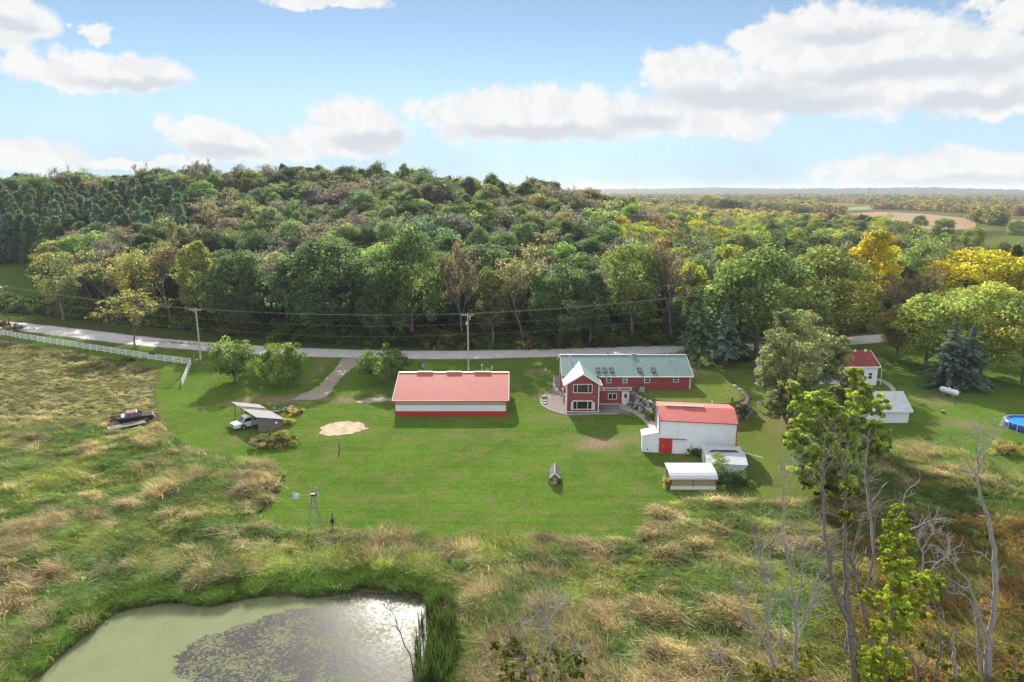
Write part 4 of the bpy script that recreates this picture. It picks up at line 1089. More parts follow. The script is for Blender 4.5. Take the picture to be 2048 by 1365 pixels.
def far_land_trees():
    r = np.random.default_rng(3); ms = []
    for i in range(4):
        pf = broad_puffs(r, 13, 6., .0, 26, 'round'); V, F, T = crown_leaves(pf, 15, 1.5, r, tone=.15); ms.append(leaf_mesh('far_crown', V, F, T, M['leaf_far']))
    n = 15000; D = 560*np.exp(r.random(n)*math.log(3300/560)); u = r.uniform(.05, .86, n); x, y = u*D, D
    px, py = proj(x, y, np.zeros(n)); bad = np.zeros(n, bool)
    for poly in ([(1690,426),(1760,422),(1850,426),(1930,435),(1955,448),(1950,463),(1880,465),(1780,457),(1700,446)], [(1985,412),(2200,410),(2200,426),(2005,426)], [(2000,439),(2200,436),(2200,455),(2010,455)], [(1640,414),(1740,411),(1745,422),(1660,425)]):
        bad |= sdist(poly, px, py) > -2
    f = fbm(x, y*.35, 110, 3, 1); keep = (~bad) & (f > np.where(D < 900, .46, .40)) & (D > 560+(u < .5)*0)
    keep &= ~((px > 1880) & (D < 640) & (r.random(n) < .55))
    x, y, f = x[keep], y[keep], f[keep]; n = len(x)
    pal = np.array([(.40, .30, .13), (.31, .23, .12), (.28, .26, .095), (.17, .19, .07), (.10, .13, .05), (.43, .34, .12), (.33, .21, .12)])
    band = fbm(x, y*.3, 140, 2, 5); ch = np.where(band > .52, r.choice([0, 0, 1, 5, 6, 2], n), r.choice([2, 3, 3, 4, 4, 0], n)); c = pal[ch]*(1+.15*r.normal(size=(n, 1)))
    s = r.uniform(.65, 1.3, n)
    print('far trees', n)
    scatter('distant_trees', 'autumn coloured distant woods and tree lines on the plain', np.stack([x, y, np.full(n, -.6)], 1), np.stack([np.zeros(n), np.zeros(n), r.uniform(0, 6.28, n)], 1), np.stack([s, s, s*.95], 1), r.integers(0, 4, n), np.clip(c, .01, 1), ms)
far_land_trees()
# trees standing singly in the meadow at the right
for px, by, ty, w, kind, col, lab in [(1895,520,468,60,'loose0',(.10,.125,.03),'thin green tree at the left edge of the far right meadow'), (1945,500,452,46,'round2',(.11,.14,.03),'round light green tree at the top of the far right meadow'), (2008,505,484,22,'round0',(.05,.075,.03),'small dark round bush-like tree out in the far right meadow'),
        (1995,448,410,40,'oval' if False else 'round3',(.16,.16,.05),'pale round tree beside the brown fields'), (1840,452,430,30,'round1',(.07,.10,.03),'green tree at the near edge of the tilled field'), (2035,470,440,44,'round2',(.09,.115,.035),'round green tree at the right edge behind the meadow'), (1885,480,432,54,'tall1',(.11,.135,.03),'narrow light green tree in front of the tilled field'), (1800,478,440,70,'round0',(.10,.125,.028),'round green tree below the left end of the tilled field')]:
    X, Y, _ = G(px, by); h = P(px, ty, Y)[2]; tree(kind, (X, Y, -.3*h), h*1.3, w*(Y*cp+CH*sp)/FPX, col, kname(kind), lab, 'tree')
# ================================================================ buildings
def window(parent, x, y, z, w, h, splits=(), rows=(), face='front', fr=.09, name='window', deep=.06):
    """white frame with panes; (x,y,z) is the lower left corner seen from outside; splits are fractions"""
    f = MB(); t = fr
    f.box(0, w, -deep, 0, 0, t); f.box(0, w, -deep, 0, h-t, h); f.box(0, t, -deep, 0, t, h-t); f.box(w-t, w, -deep, 0, t, h-t)
    for s in splits: f.box(w*s-t*.4, w*s+t*.4, -deep*.95, 0, t, h-t)
    for s in rows: f.box(t, w-t, -deep*.8, 0, h*s-t*.35, h*s+t*.35)
    o = f.build(name, M['white'], parent); o.location = (x, y, z)
    if face == 'left': o.rotation_euler = (0, 0, -math.pi/2)
    if face == 'right': o.rotation_euler = (0, 0, math.pi/2)
    xs_ = [0]+list(splits)+[1]; zs_ = [0]+list(rows)+[1]
    for a, b in zip(xs_[:-1], xs_[1:]):
        for c, d in zip(zs_[:-1], zs_[1:]):
            MB().box(w*a+t*.6, w*b-t*.6, -deep*.45, -.004, h*c+t*.6, h*d-t*.6).build('pane', M['glass'], o)
    return o

def red_house():
    H = thing('farmhouse', 'long red farmhouse with green metal roof and a two storey gabled bay', 'house', (8.85, 111.4, 0))
    W_, D_, E_, RY, RZ = 21.35, 10.9, 5.15, 5.45, 7.30
    MB().prism([(0, 0), (D_, 0), (D_, E_), (RY, RZ-.12), (0, E_)], 0, W_, 'x').build('wall', M['red_siding'], H)
    MB().prism([(.1, 0), (5.35, 0), (5.35, 4.80), (2.725, 6.42), (.1, 4.80)], -4.2, 1.2, 'y').build('bay_wall', M['red_siding'], H)
    sl = (RZ-E_)/RY; ez = E_-.45*sl+.12; ov = .42
    r = MB(); r.slab([(-ov, -.45, ez), (W_+ov, -.45, ez), (W_+ov, RY, RZ+.12), (-ov, RY, RZ+.12)], .14)
    r.slab([(-ov, RY, RZ+.12), (W_+ov, RY, RZ+.12), (W_+ov, D_+.45, ez), (-ov, D_+.45, ez)], .14); r.build('roof', M['green_roof'], H)
    s2 = .62; cx_ = 2.725; pz = 6.66; ex = 3.1; yb = -.45+(pz-.02-ez)/sl; xk = (pz-ez-.02)/s2
    for sgn in (-1, 1):
        q = [(cx_, -4.6, pz), (cx_, yb, pz), (cx_+sgn*xk, -.45, pz-xk*s2), (cx_+sgn*ex, -.45, pz-ex*s2), (cx_+sgn*ex, -4.6, pz-ex*s2)]
        MB().slab(q, .13).build('bay_roof', M['green_roof_y'], H)
    tr = MB()      # white rakes, fascia and corner boards
    for sgn in (-1, 1):
        tr.bar((cx_, -4.62, pz-.08), (cx_+sgn*ex, -4.62, pz-.08-ex*s2), .06, .2); tr.bar((cx_+sgn*(ex+.03), -4.6, pz-ex*s2-.06), (cx_+sgn*(ex+.03), -.5, pz-ex*s2-.06), .06, .16)
    tr.bar((cx_, -4.55, pz+.03), (cx_, yb, pz+.03), .16, .04)
    tr.bar((5.85, -.48, ez-.07), (W_+ov, -.48, ez-.07), .06, .17)
    for xx in (-ov-.02, W_+ov+.02):
        tr.bar((xx, -.45, ez-.06), (xx, RY, RZ+.06), .06, .18); tr.bar((xx, RY, RZ+.06), (xx, D_+.45, ez-.06), .06, .18)
    tr.bar((-ov, RY, RZ+.15), (W_+ov, RY, RZ+.15), .22, .03)
    for xx in (.1, 5.35): tr.box(xx-.08, xx+.08, -4.28, -4.12, 0, 4.74)
    tr.box(W_-.1, W_+.05, -.05, .1, 2.6, ez-.1); tr.box(-.05, .1, D_-.1, D_+.05, 0, ez-.1)
    tr.box(.2, 5.25, -4.23, -4.19, .02, .16); tr.box(5.45, 9.6, -.04, -.003, .02, .14)
    tr.build('trim', M['white'], H)
    window(H, 1.15, -4.203, 3.32, 3.15, 1.5, (.22, .78))
    b = window(H, 1.1, -4.203, .55, 3.2, 1.5, (.22, .78), deep=.3)
    for sx in (0, 1):                      # open side casements of the lower bay window
        c = MB().box(-.02, .02, -.75, 0, 0, 1.35); o = c.build('casement', M['white'], b); o.location = (.05 if sx == 0 else 3.15, -.3, .08); o.rotation_euler = (0, 0, R(-30 if sx == 0 else 30))
    for (x, w, z, h) in ((7.17, .78, 3.8, 1.1), (9.9, .78, 3.8, 1.1), (13.55, .98, 3.85, 1.0), (18.45, .92, 3.95, .9)): window(H, x, -.003, z, w, h, rows=(.5,))
    window(H, 7.5, -.003, .9, 1.5, 1.1, (.5,))
    d = MB().box(0, 1.08, -.07, -.003, 0, 2.12).build('door', M['white'], H); d.location = (9.95, 0, 0)
    g = MB(); g.prism([(.3, 1.2), (.78, 1.2), (.78, 1.75)]+[(.54+.24*math.cos(a), 1.75+.2*math.sin(a)) for a in (.5, 1.05, 1.57, 2.1, 2.6)]+[(.3, 1.75)], -.085, -.06); g.build('pane', M['glass'], d)
    MB().tube([(.95, -.07, 1.0), (.95, -.14, 1.0)], .035).build('handle', M['chrome'], d)
    MB().box(0, .08, -.09, -.004, 0, 2.2).add([], []).box(1.16, 1.24, -.09, -.004, 0, 2.2).box(0, 1.24, -.09, -.004, 2.2, 2.3).build('door_frame', M['white'], H).location = (9.87, 0, 0)
    l = MB(); l.box(5.45, 11.5, -.12, -.004, 2.88, 3.0).box(5.45, 11.5, -.1, -.004, 2.5, 2.6)
    for x in (6.6, 6.8, 9.4, 11.35): l.box(x, x+.12, -.1, -.004, 2.6, 2.88)
    l.build('ledger_board', M['white'], H); MB().box(5.45, 11.35, -.035, -.005, 2.61, 2.87).build('ledger_gap', M['dark'], H)
    for (x, w, z, h, y) in ((4.6, .8, 3.4, 1.3, 1), (7.6, .8, 3.4, 1.3, 1), (1.6, .9, .3, 1.9, 1), (9.3, .7, 3.5, .9, 1)):
        window(H, -.003, x+w, z, w, h, rows=(.5,), face='left')
    window(H, .097, -1.0, .4, 1.1, 1.9, (.5,), face='left'); window(H, .097, -1.1, 3.3, 1.0, 1.3, (.5,), face='left'); window(H, .097, -2.8, .5, .9, 1.6, face='left')
    for x in (5.45, 6.6, 7.75, 12.6, 14.9):
        y0 = .45; L_ = 1.35; zz = lambda y: E_+.12+y*sl
        f = MB(); 
        for a, b_, c, e in ((0, .72, 0, .1), (0, .72, L_-.1, L_), (0, .1, .1, L_-.1), (.62, .72, .1, L_-.1)):
            f.box(a, b_, c, e, 0, .16)
        o = f.build('skylight', M['dark'], H); o.location = (x, y0, zz(y0)); o.rotation_euler = (math.atan(sl), 0, 0)
        MB().box(.1, .62, .1, L_-.1, 0, .12).build('pane', M['skylight'], o)
    for x, y, hgt in ((1.3, 4.6, .5), (12.0, 4.9, .45), (18.4, 5.0, .3)):
        MB().tube([(x, y, E_+y*sl), (x, y, E_+y*sl+.3+hgt)], .07, 8).build('vent_pipe', M['white'], H)
    MB().box(12.1, 13.0, RY-.12, RY+.12, RZ+.1, RZ+.32).build('ridge_vent', M['grey_metal'], H)
    MB().tube([(8.1, RY+.5, RZ-.1), (8.1, RY+.5, RZ+.45)], .1, 8).build('vent_pipe', M['dark'], H)
    MB().box(4.55, 4.65, -4.28, -4.2, 2.65, 2.78).build('outside_lamp', M['white'], H)
red_house()

def machine_shed():
    S = thing('machine_shed', 'long low machine shed with salmon red metal roof and banded white wall', 'shed', (-18.95, 105.2, 0))
    w, d, e, ry, rz_ = 18.1, 14.9, 2.72, 7.45, 5.36
    MB().box(0, w, 0, .1, 0, .82).build('wainscot', M['red_metal'], S)
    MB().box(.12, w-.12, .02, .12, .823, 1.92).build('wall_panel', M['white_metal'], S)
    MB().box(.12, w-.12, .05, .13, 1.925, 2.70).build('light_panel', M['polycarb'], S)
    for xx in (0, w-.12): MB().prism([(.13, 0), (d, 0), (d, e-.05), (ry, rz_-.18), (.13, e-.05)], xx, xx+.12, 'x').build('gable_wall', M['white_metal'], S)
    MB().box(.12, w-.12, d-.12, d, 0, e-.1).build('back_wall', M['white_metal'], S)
    t = MB(); 
    for xx in (-.03, w-.12): t.box(xx, xx+.15, -.03, .12, .823, e-.05)
    t.box(.12, w-.12, -.012, .0, .80, .86); t.box(.12, w-.12, .0, .045, 1.89, 1.95); t.build('trim', M['red_paint'], S)
    sl = (rz_-e)/(ry+.3); ov = .33
    r = MB(); r.slab([(-ov, -.3, e), (w+ov, -.3, e), (w+ov, ry, rz_), (-ov, ry, rz_)], .09); r.slab([(-ov, ry, rz_), (w+ov, ry, rz_), (w+ov, d+.3, e), (-ov, d+.3, e)], .09); r.build('roof', M['red_roof'], S)
    k = MB()
    for xx in (-ov-.02, w+ov+.02):
        k.bar((xx, -.32, e-.03), (xx, ry, rz_-.03), .07, .17); k.bar((xx, ry, rz_-.03), (xx, d+.3, e-.03), .07, .17)
    k.bar((-ov, ry, rz_+.02), (w+ov, ry, rz_+.02), .28, .05); k.build('rake_trim', M['white'], S)
    MB().bar((-ov, -.33, e-.04), (w+ov, -.33, e-.04), .05, .12).build('eave_trim', M['red_paint'], S)
    for a, b in ((.15, .30), (.43, .575), (.69, .85)): MB().box(w*a, w*b, ry-.22, ry+.22, rz_+.03, rz_+.13).build('ridge_vent', M['vent_grey'], S, bevel=.03)
machine_shed()

def white_barn():
    B = thing('barn', 'tall white metal barn with bright red roof and red sliding door', 'barn', (20.4, 89.6, 0), math.atan2(-1.5, 10.25))
    w, e, rd, rz_, d, re = 10.35, 4.8, 3.27, 5.86, 7.7, 5.02
    prof = [(0, 0), (d, 0), (d, re-.06), (rd, rz_-.08), (0, e-.04)]
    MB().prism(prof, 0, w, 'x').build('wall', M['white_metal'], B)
    r = MB(); ov = .14
    r.slab([(-ov, -.14, e), (w+ov, -.14, e), (w+ov, rd, rz_), (-ov, rd, rz_)], .07); r.slab([(-ov, rd, rz_), (w+ov, rd, rz_), (w+ov, d+.14, re), (-ov, d+.14, re)], .07)
    r.build('roof', M['barn_red_roof'], B); b1, bz = rd, rz_
    t = MB(); t.box(w-.06, w+.07, -.05, .07, 0, e-.1); t.box(-.07, .05, -.05, .06, 2.9, e-.1); t.bar((-ov, -.16, e-.05), (w+ov, -.16, e-.05), .05, .12); t.build('trim', M['red_paint'], B)
    dd = MB().box(0, 1.8, -.09, -.03, .05, 2.08).build('sliding_door', M['red_metal'], B); dd.location = (.06, 0, 0)
    MB().box(.5, .56, -.12, -.09, .95, 1.15).build('handle', M['white'], dd)
    MB().box(.0, 3.75, -.13, -.02, 2.09, 2.2).build('door_track', M['red_paint'], B)
    # small side addition at the left
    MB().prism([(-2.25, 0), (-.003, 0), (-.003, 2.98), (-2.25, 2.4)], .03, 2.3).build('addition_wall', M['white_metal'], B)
    MB().slab([(-2.4, -.1, 2.42), (.0, -.1, 3.06), (.0, 2.4, 3.06), (-2.4, 2.4, 2.42)], .07).build('addition_roof', M['white_roof'], B)
    MB().tube([(-.3, 1.7, 2.9), (-.3, 1.7, 6.3)], .11, 8).build('stove_pipe', M['grey_metal'], B)
    MB().tube([(-1.85, .8, 2.4), (-1.85, .8, 3.05)], .06, 8).build('vent_pipe', M['dark'], B)
    MB().box(3.4, 6.3, b1-.15, b1+.22, bz+.03, bz+.16).build('ridge_vent', M['vent_grey'], B); MB().box(.9, 3.38, b1-.12, b1+.2, bz+.03, bz+.11).build('ridge_vent', M['vent_grey'], B)
    MB().tube([(7.7, rd+2.4, bz-.6), (7.7, rd+2.4, rz_+.35)], .06, 8).build('vent_pipe', M['white'], B)
    for x in (-1.75, -1.1): MB().tube([(x, -.03, 2.05), (x, .04, 2.05)], .09, 8).build('round_vent', M['white'], B)
    MB().box(-1.6, -1.4, -.03, .0, .35, .5).build('outlet_cover', M['dark'], B)
white_barn()

def small_sheds():
    S = thing('garden_shed', 'low white shed with shallow white metal roof behind the tall white barn', 'shed', (25.15, 82.15, 0), R(-8))
    w, d = 4.75, 5.5
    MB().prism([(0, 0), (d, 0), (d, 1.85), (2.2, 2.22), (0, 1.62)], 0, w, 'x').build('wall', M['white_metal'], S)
    r = MB(); r.slab([(-.2, -.25, 1.64), (w+.2, -.25, 1.64), (w+.2, 2.2, 2.32), (-.2, 2.2, 2.32)], .06); r.build('roof', M['white_roof'], S)
    MB().slab([(-.25, 2.2, 2.34), (w+.15, 2.2, 2.34), (w+.15, d+.1, 1.95), (-.25, d+.1, 1.95)], .06).build('rear_roof', M['white_roof'], S)
    MB().box(-.12, -.04, 2.1, 2.2, 0, 2.2).build('post', M['wood_grey'], S); MB().box(w-.06, w+.04, -.04, .06, 0, 1.55).build('corner_trim', M['white'], S)
    P_ = thing('pipe_bundle', 'dark pipes lying across the roof of the low white shed', 'pipes', (27.4, 84.2, 2.36), R(-6))
    for i in range(3): MB().tube([(-1.6+.2*i, -.35+.22*i, .07), (2.2-.1*i, -.1+.18*i, .07)], .06, 6).build('pipe', M['dark'], P_)
    tag(MB().tube([(29.3, 84.6, 2.38), (32.4, 82.6, 2.1)], .05, 6).build('white_pole', M['white'], None), 'thin white pole sticking out over the low white shed roof', 'pole')
    S = thing('open_hut', 'white open-fronted hut with curved corrugated roof and tan panel', 'hut', (19.4, 77.6, 0))
    w = 5.55; prof = [(-.22, 1.42), (-.18, 1.62), (.05, 1.84), (.5, 2.02), (1.3, 2.16), (2.95, 2.28)]
    r = MB()
    for (a, b), (c, e) in zip(prof[:-1], prof[1:]): r.slab([(-.2, a, b), (w+.12, a, b), (w+.12, c, e), (-.2, c, e)], .05)
    r.build('roof', M['hut_roof'], S)
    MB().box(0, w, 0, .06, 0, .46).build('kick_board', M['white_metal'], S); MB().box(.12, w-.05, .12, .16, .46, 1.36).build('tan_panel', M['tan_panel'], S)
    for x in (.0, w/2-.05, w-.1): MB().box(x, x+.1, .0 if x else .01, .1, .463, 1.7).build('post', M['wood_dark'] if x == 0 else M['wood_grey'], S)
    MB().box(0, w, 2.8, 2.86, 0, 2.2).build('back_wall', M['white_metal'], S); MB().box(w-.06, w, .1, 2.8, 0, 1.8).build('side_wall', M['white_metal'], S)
    for y in (1.3, 2.7): MB().box(.0, .1, y, y+.1, 0, 2.1).build('post', M['wood'], S)
    MB().box(.1, .14, .15, 2.7, .5, .62).build('side_rail', M['wood'], S)
small_sheds()

def gable_house(t, w, d, e, rz_, wallm, roofm, x0=0., y0=0., ov=.35, white_rake=True):
    ry = d/2; sl = (rz_-e)/ry
    MB().prism([(y0, 0), (y0+d, 0), (y0+d, e), (y0+ry, rz_), (y0, e)], x0, x0+w, 'x').build('wall', wallm, t)
    r = MB(); a, b = x0-ov, x0+w+ov; ze = e-ov*sl+.12
    r.slab([(a, y0-ov, ze), (b, y0-ov, ze), (b, y0+ry, rz_+.12), (a, y0+ry, rz_+.12)], .12); r.slab([(a, y0+ry, rz_+.12), (b, y0+ry, rz_+.12), (b, y0+d+ov, ze), (a, y0+d+ov, ze)], .12)
    r.build('roof', roofm, t)
    k = MB(); k.bar((a, y0-ov-.03, ze-.09), (b, y0-ov-.03, ze-.09), .06, .2)
    for xx in (a-.02, b+.02):
        k.bar((xx, y0-ov, ze-.08), (xx, y0+ry, rz_+.04), .06, .22); k.bar((xx, y0+ry, rz_+.04), (xx, y0+d+ov, ze-.08), .06, .22)
    k.build('trim', M['white'], t)
WH = thing('white_house', 'white house with dark red shingle roof half hidden by trees', 'house', (61.9, 123.0, 0))
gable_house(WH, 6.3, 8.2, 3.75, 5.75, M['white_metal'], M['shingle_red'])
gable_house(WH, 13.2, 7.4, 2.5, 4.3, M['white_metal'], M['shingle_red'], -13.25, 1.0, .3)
MB().box(-.42, .35, -.3, .0, 1.2, 3.4).build('corner_board', M['white'], WH)
for x in (2.2, 3.4, 5.4): MB().box(x, x+.35, 3.6, 3.9, 5.6, 5.95).build('roof_vent', M['white'], WH)
window(WH, 2.6, -.003, 1.3, 1.3, 1.2, (.5,)); window(WH, 4.6, -.003, 1.2, .8, 1.3, rows=(.5,)); window(WH, -9.5, .997, .9, 1.4, 1.1, (.5,)); window(WH, -5., .997, .9, 1.0, 1.1, rows=(.5,))
MB().tube([(6.9, -.2, 3.4), (7.05, -.1, 1.5), (7.05, -.05, .1)], .06, 6).build('downspout', M['white'], WH)
GA = thing('garage', 'low white garage with pale metal roof behind the bright green tree', 'garage', (55.8, 102.0, 0))
gable_house(GA, 6.5, 6.2, 2.15, 4.15, M['white_metal'], M['white_roof'])

def wood_shed():
    S = thing('lean_to_shed', 'weathered wooden lean-to with old tin roof beside the white truck', 'shed', (-38.2, 97.6, 0), R(42))
    w, L_, z0, z1 = 3.8, 9.6, 2.5, 1.32
    zz = lambda x: z0+(z1-z0)*x/w
    MB().prism([(0, 0), (w, 0), (w, z1-.08), (0, z0-.08)], 0, .1).build('end_wall', M['wood_grey'], S)
    MB().box(w-.1, w, .1, L_, 0, z1-.1).build('back_wall', M['wood_grey'], S)
    MB().prism([(1.6, 0), (w-.1, 0), (w-.1, z1-.1), (1.6, zz(1.6)-.1)], L_-.1, L_).build('far_wall', M['wood_grey'], S)
    for y0, y1, a in ((-.3, 5.1, 0), (7.0, L_+.3, 0)):
        MB().slab([(-.35, y0, zz(-.35)), (w+.3, y0, zz(w+.3)), (w+.3, y1, zz(w+.3)), (-.35, y1, zz(-.35))], .06).build('roof_sheet', M['tin_roof'], S)
    for i, y in enumerate((5.45, 5.95, 6.45)): MB().bar((-.3, y, zz(-.3)-.08), (w+.25, y+.05*i, zz(w+.25)-.08), .13, .06).build('roof_slat', M['wood'] if i != 1 else M['wood_grey'], S)
    for x in (-.1, 1.2, 2.5, w-.05): MB().bar((x, -.2, zz(x)-.16), (x, L_+.2, zz(x)-.16), .09, .12).build('rafter', M['wood_grey'], S)
    for y in (0.06, 2.6, 3.3, 6.6, L_-.1): MB().tube([(0.02, y, -.2), (0.02, y, z0-.15)], .075, 6).build('post', M['wood'] if y == 2.6 else M['wood_grey'], S)
    MB().tube([(2.75, -.06, .95), (2.75, .02, .95)], .2, 12).build('round_sign', M['white'], S)
    tag(thing('white_drum', 'white drum standing inside the mouth of the wooden lean-to', 'drum', (-38.1, 98.75, 0)))
    D = bpy.data.objects['white_drum']; MB().tube([(0, 0, 0), (0, 0, .85)], .3, 12).build('body', M['white'], D); MB().tube([(0, 0, .86), (0, 0, .9)], .31, 12).build('lid', M['grey_metal'], D)
wood_shed()

# ================================================================ vehicles
def pickup(name, label, loc, rz, paint, L_=5.7, extended=True, toolbox=False, roofm=None):
    T = thing(name, label, 'pickup truck', loc, rz); W2 = .98
    wx = (1.0, L_-1.35); cab0, cab1 = (2.15, 4.0) if extended else (2.35, 3.85)
    def arch(cx, r=.46): return [(cx+r*math.cos(a), .42+r*math.sin(a)) for a in np.linspace(0, math.pi, 7)]
    prof = [(0.02, .45)]+arch(wx[0])[::-1]+[(wx[0]+.5, .38), (wx[1]-.5, .38)]+arch(wx[1])[::-1]+[(L_-.05, .42), (L_, .62), (L_-.02, .92), (L_-.2, 1.04), (cab1+.25, 1.12), (cab0, 1.12), (cab0, .62), (0.02, .62)]
    MB().prism(prof, -W2, W2).build('body', paint, T, bevel=.05)
    for sy in (-1, 1): MB().box(.05, cab0-.02, sy*W2-.07*(sy > 0), sy*W2+.07*(sy < 0), .6, 1.14).build('bed_side', paint, T, bevel=.02)
    MB().box(.02, .1, -W2+.07, W2-.07, .6, 1.12).build('tailgate', paint, T)
    MB().box(.1, cab0-.02, -W2+.08, W2-.08, .56, .66).build('bed_floor', M['dark'], T)
    c = MB(); zb, zt = 1.11, 1.82; a, b = cab0+.02, cab1+.55; ta, tb = cab0+.12, cab1-.25; wt = W2-.16
    c.add([(a,-W2+.03,zb),(b,-W2+.03,zb),(b,W2-.03,zb),(a,W2-.03,zb),(ta,-wt,zt),(tb,-wt,zt),(tb,wt,zt),(ta,wt,zt)], [(0,3,2,1),(4,5,6,7),(0,1,5,4),(1,2,6,5),(2,3,7,6),(3,0,4,7)])
    c.build('cab', roofm or paint, T, bevel=.06)
    def lerp(p, q, t): return tuple(p[i]+(q[i]-p[i])*t for i in range(3))
    for sy in (-1, 1):
        B0, B1, T0, T1 = (a, sy*(W2-.03), zb), (b, sy*(W2-.03), zb), (ta, sy*wt, zt), (tb, sy*wt, zt)
        cuts = ((.04, .40), (.44, .93)) if extended else ((.1, .9),)
        for u0, u1 in cuts:
            q = []
            for u, v in ((u0, .10), (u1, .10), (u1, .84), (u0, .84)):
                p = lerp(lerp(B0, B1, u), lerp(T0, T1, u), v); q.append((p[0], p[1]+sy*.012, p[2]))
            MB().add(q+[(p[0], p[1]-sy*.03, p[2]) for p in q], [(0,1,2,3),(7,6,5,4),(0,4,5,1),(1,5,6,2),(2,6,7,3),(3,7,4,0)]).build('side_window', M['glass'], T)
    for nm, p0, p1, sx in (('windshield', (b, zb), (tb, zt), 1), ('rear_window', (a, zb), (ta, zt), -1)):
        q = [];
        for v, s in ((.1, -1), (.1, 1), (.9, 1), (.9, -1)):
            wv = (W2-.03)*(1-v)+wt*v; q.append((p0[0]+(p1[0]-p0[0])*v+sx*.014, s*(wv-.09), p0[1]+(p1[1]-p0[1])*v))
        MB().add(q+[(p[0]-sx*.04, p[1], p[2]) for p in q], [(0,1,2,3),(7,6,5,4),(0,4,5,1),(1,5,6,2),(2,6,7,3),(3,7,4,0)]).build(nm, M['glass'], T)
    for x in wx:
        for sy in (-1, 1):
            wv = MB().tube([(0, -.12, 0), (0, .12, 0)], .39, 16).build('wheel', M['rubber'], T); wv.location = (x, sy*(W2-.1), .39)
            MB().tube([(0, -.13, 0), (0, .13, 0)], .23, 12).build('rim', M['grey_metal'], wv)
    MB().box(L_-.02, L_+.12, -W2, W2, .42, .62).build('front_bumper', M['chrome'], T, bevel=.03); MB().box(-.12, .02, -W2, W2, .42, .58).build('rear_bumper', M['chrome'], T, bevel=.03)
    MB().box(L_-.03, L_+.03, -.62, .62, .66, .92).build('grille', M['dark'], T)
    for sy in (-1, 1):
        MB().box(L_-.04, L_+.035, sy*.82-.17, sy*.82+.17, .70, .90).build('headlight', M['lamp_glass'], T)
        MB().box(-.015, .05, sy*.9-.07, sy*.9+.07, .7, 1.0).build('tail_light', M['red_glass'], T)
        MB().box(cab1+.18, cab1+.32, sy*1.1-.1, sy*1.1+.1, 1.15, 1.36).build('mirror', M['dark'], T)
    if toolbox: MB().box(cab0-.62, cab0-.05, -W2+.03, W2-.03, .95, 1.3).build('toolbox', M['lamp_glass'], T, bevel=.02)
    return T
def oriented(nose, tail, L_=5.7):
    a = math.atan2(nose[1]-tail[1], nose[0]-tail[0]); return a
a_ = R(42+180)
t = pickup('pickup_truck', 'white pickup truck nosing out of the wooden lean-to', (-42.6-5.4*math.cos(a_), 98.6-5.4*math.sin(a_), 0), a_, M['truck_white'], 5.4, False)
MB().box(2.55, 3.3, -.5, .5, 1.83, 1.95).build('light_bar', M['white'], t)
MB().bar((2.1, -.9, 1.2), (2.1, -.9, 1.95), .07).bar((2.1, .9, 1.2), (2.1, .9, 1.95), .07).bar((2.1, -.9, 1.95), (2.1, .9, 1.95), .07).build('headache_rack', M['dark'], t)
a_ = math.atan2(.48, .87); nx_, ny_ = -.48, .87
p0 = G(221, 855.5); pickup('pickup_truck', 'dark maroon pickup truck with long bed parked in the rough meadow', (p0[0]+nx_*1.0, p0[1]+ny_*1.0, .05), a_, M['truck_black'], 6.1, True, True, mat('faded_truck_roof', (.30, .15, .15), .3))
def trailer():
    a0, a1 = G(221.5, 868), G(294, 853); ang = math.atan2(a1[1]-a0[1], a1[0]-a0[0]); L_ = math.hypot(a1[0]-a0[0], a1[1]-a0[1])
    T = thing('flatbed_trailer', 'grey wooden flatbed trailer parked alongside the maroon pickup', 'trailer', (a0[0], a0[1], 0), ang)
    for i in range(6): MB().box(0, L_, .02+i*.30, .29+i*.30, .58, .64).build('deck_plank', M['wood_grey'], T)
    MB().box(-.05, .0, 0, 1.8, .45, .66).build('end_rail', M['white'], T)
    for y in (.05, 1.7): MB().box(0, L_, y, y+.08, .44, .575).build('frame_rail', M['dark'], T)
    for y in (-.08, 1.7):
        for x in (L_*.42, L_*.55):
            w_ = MB().tube([(0, 0, 0), (0, .2, 0)], .32, 14).build('wheel', M['rubber'], T); w_.location = (x, y, .32)
    MB().bar((L_, .3, .5), (L_+1.3, .9, .45), .08).bar((L_, 1.5, .5), (L_+1.3, .9, .45), .08).build('drawbar', M['dark'], T)
    MB().tube([(L_+1.2, .9, .0), (L_+1.2, .9, .75)], .04, 6).build('jack', M['grey_metal'], T)
trailer()
def plank_ramp():
    a0, a1 = G(251, 877.5), G(300, 864); ang = math.atan2(a1[1]-a0[1], a1[0]-a0[0]); L_ = math.hypot(a1[0]-a0[0], a1[1]-a0[1])
    T = thing('loading_ramp', 'pale plank ramp lying in the meadow in front of the trailer', 'ramp', (a0[0], a0[1], .35), ang)
    for i in range(3): MB().box(0, L_, i*.29, i*.29+.27, .12, .18).build('plank', M['concrete'], T)
    for x in (.3, L_/2, L_-.4): MB().box(x, x+.1, 0, .85, .02, .118).build('cleat', M['wood_grey'], T)
    a0, a1 = G(263, 867), G(281, 862); ang = math.atan2(a1[1]-a0[1], a1[0]-a0[0])
    T = thing('metal_trough', 'small dark trough between the trailer and the plank ramp', 'trough', (a0[0], a0[1], .2), ang)
    MB().box(0, 1.5, 0, .06, 0, .45).box(0, 1.5, .54, .6, 0, .45).box(0, .06, .06, .54, 0, .45).box(1.44, 1.5, .06, .54, 0, .45).box(.06, 1.44, .06, .54, 0, .06).build('side', M['dark'], T); MB().bar((0, 0, .47), (1.5, 0, .47), .07).build('rim', M['white'], T)
plank_ramp()
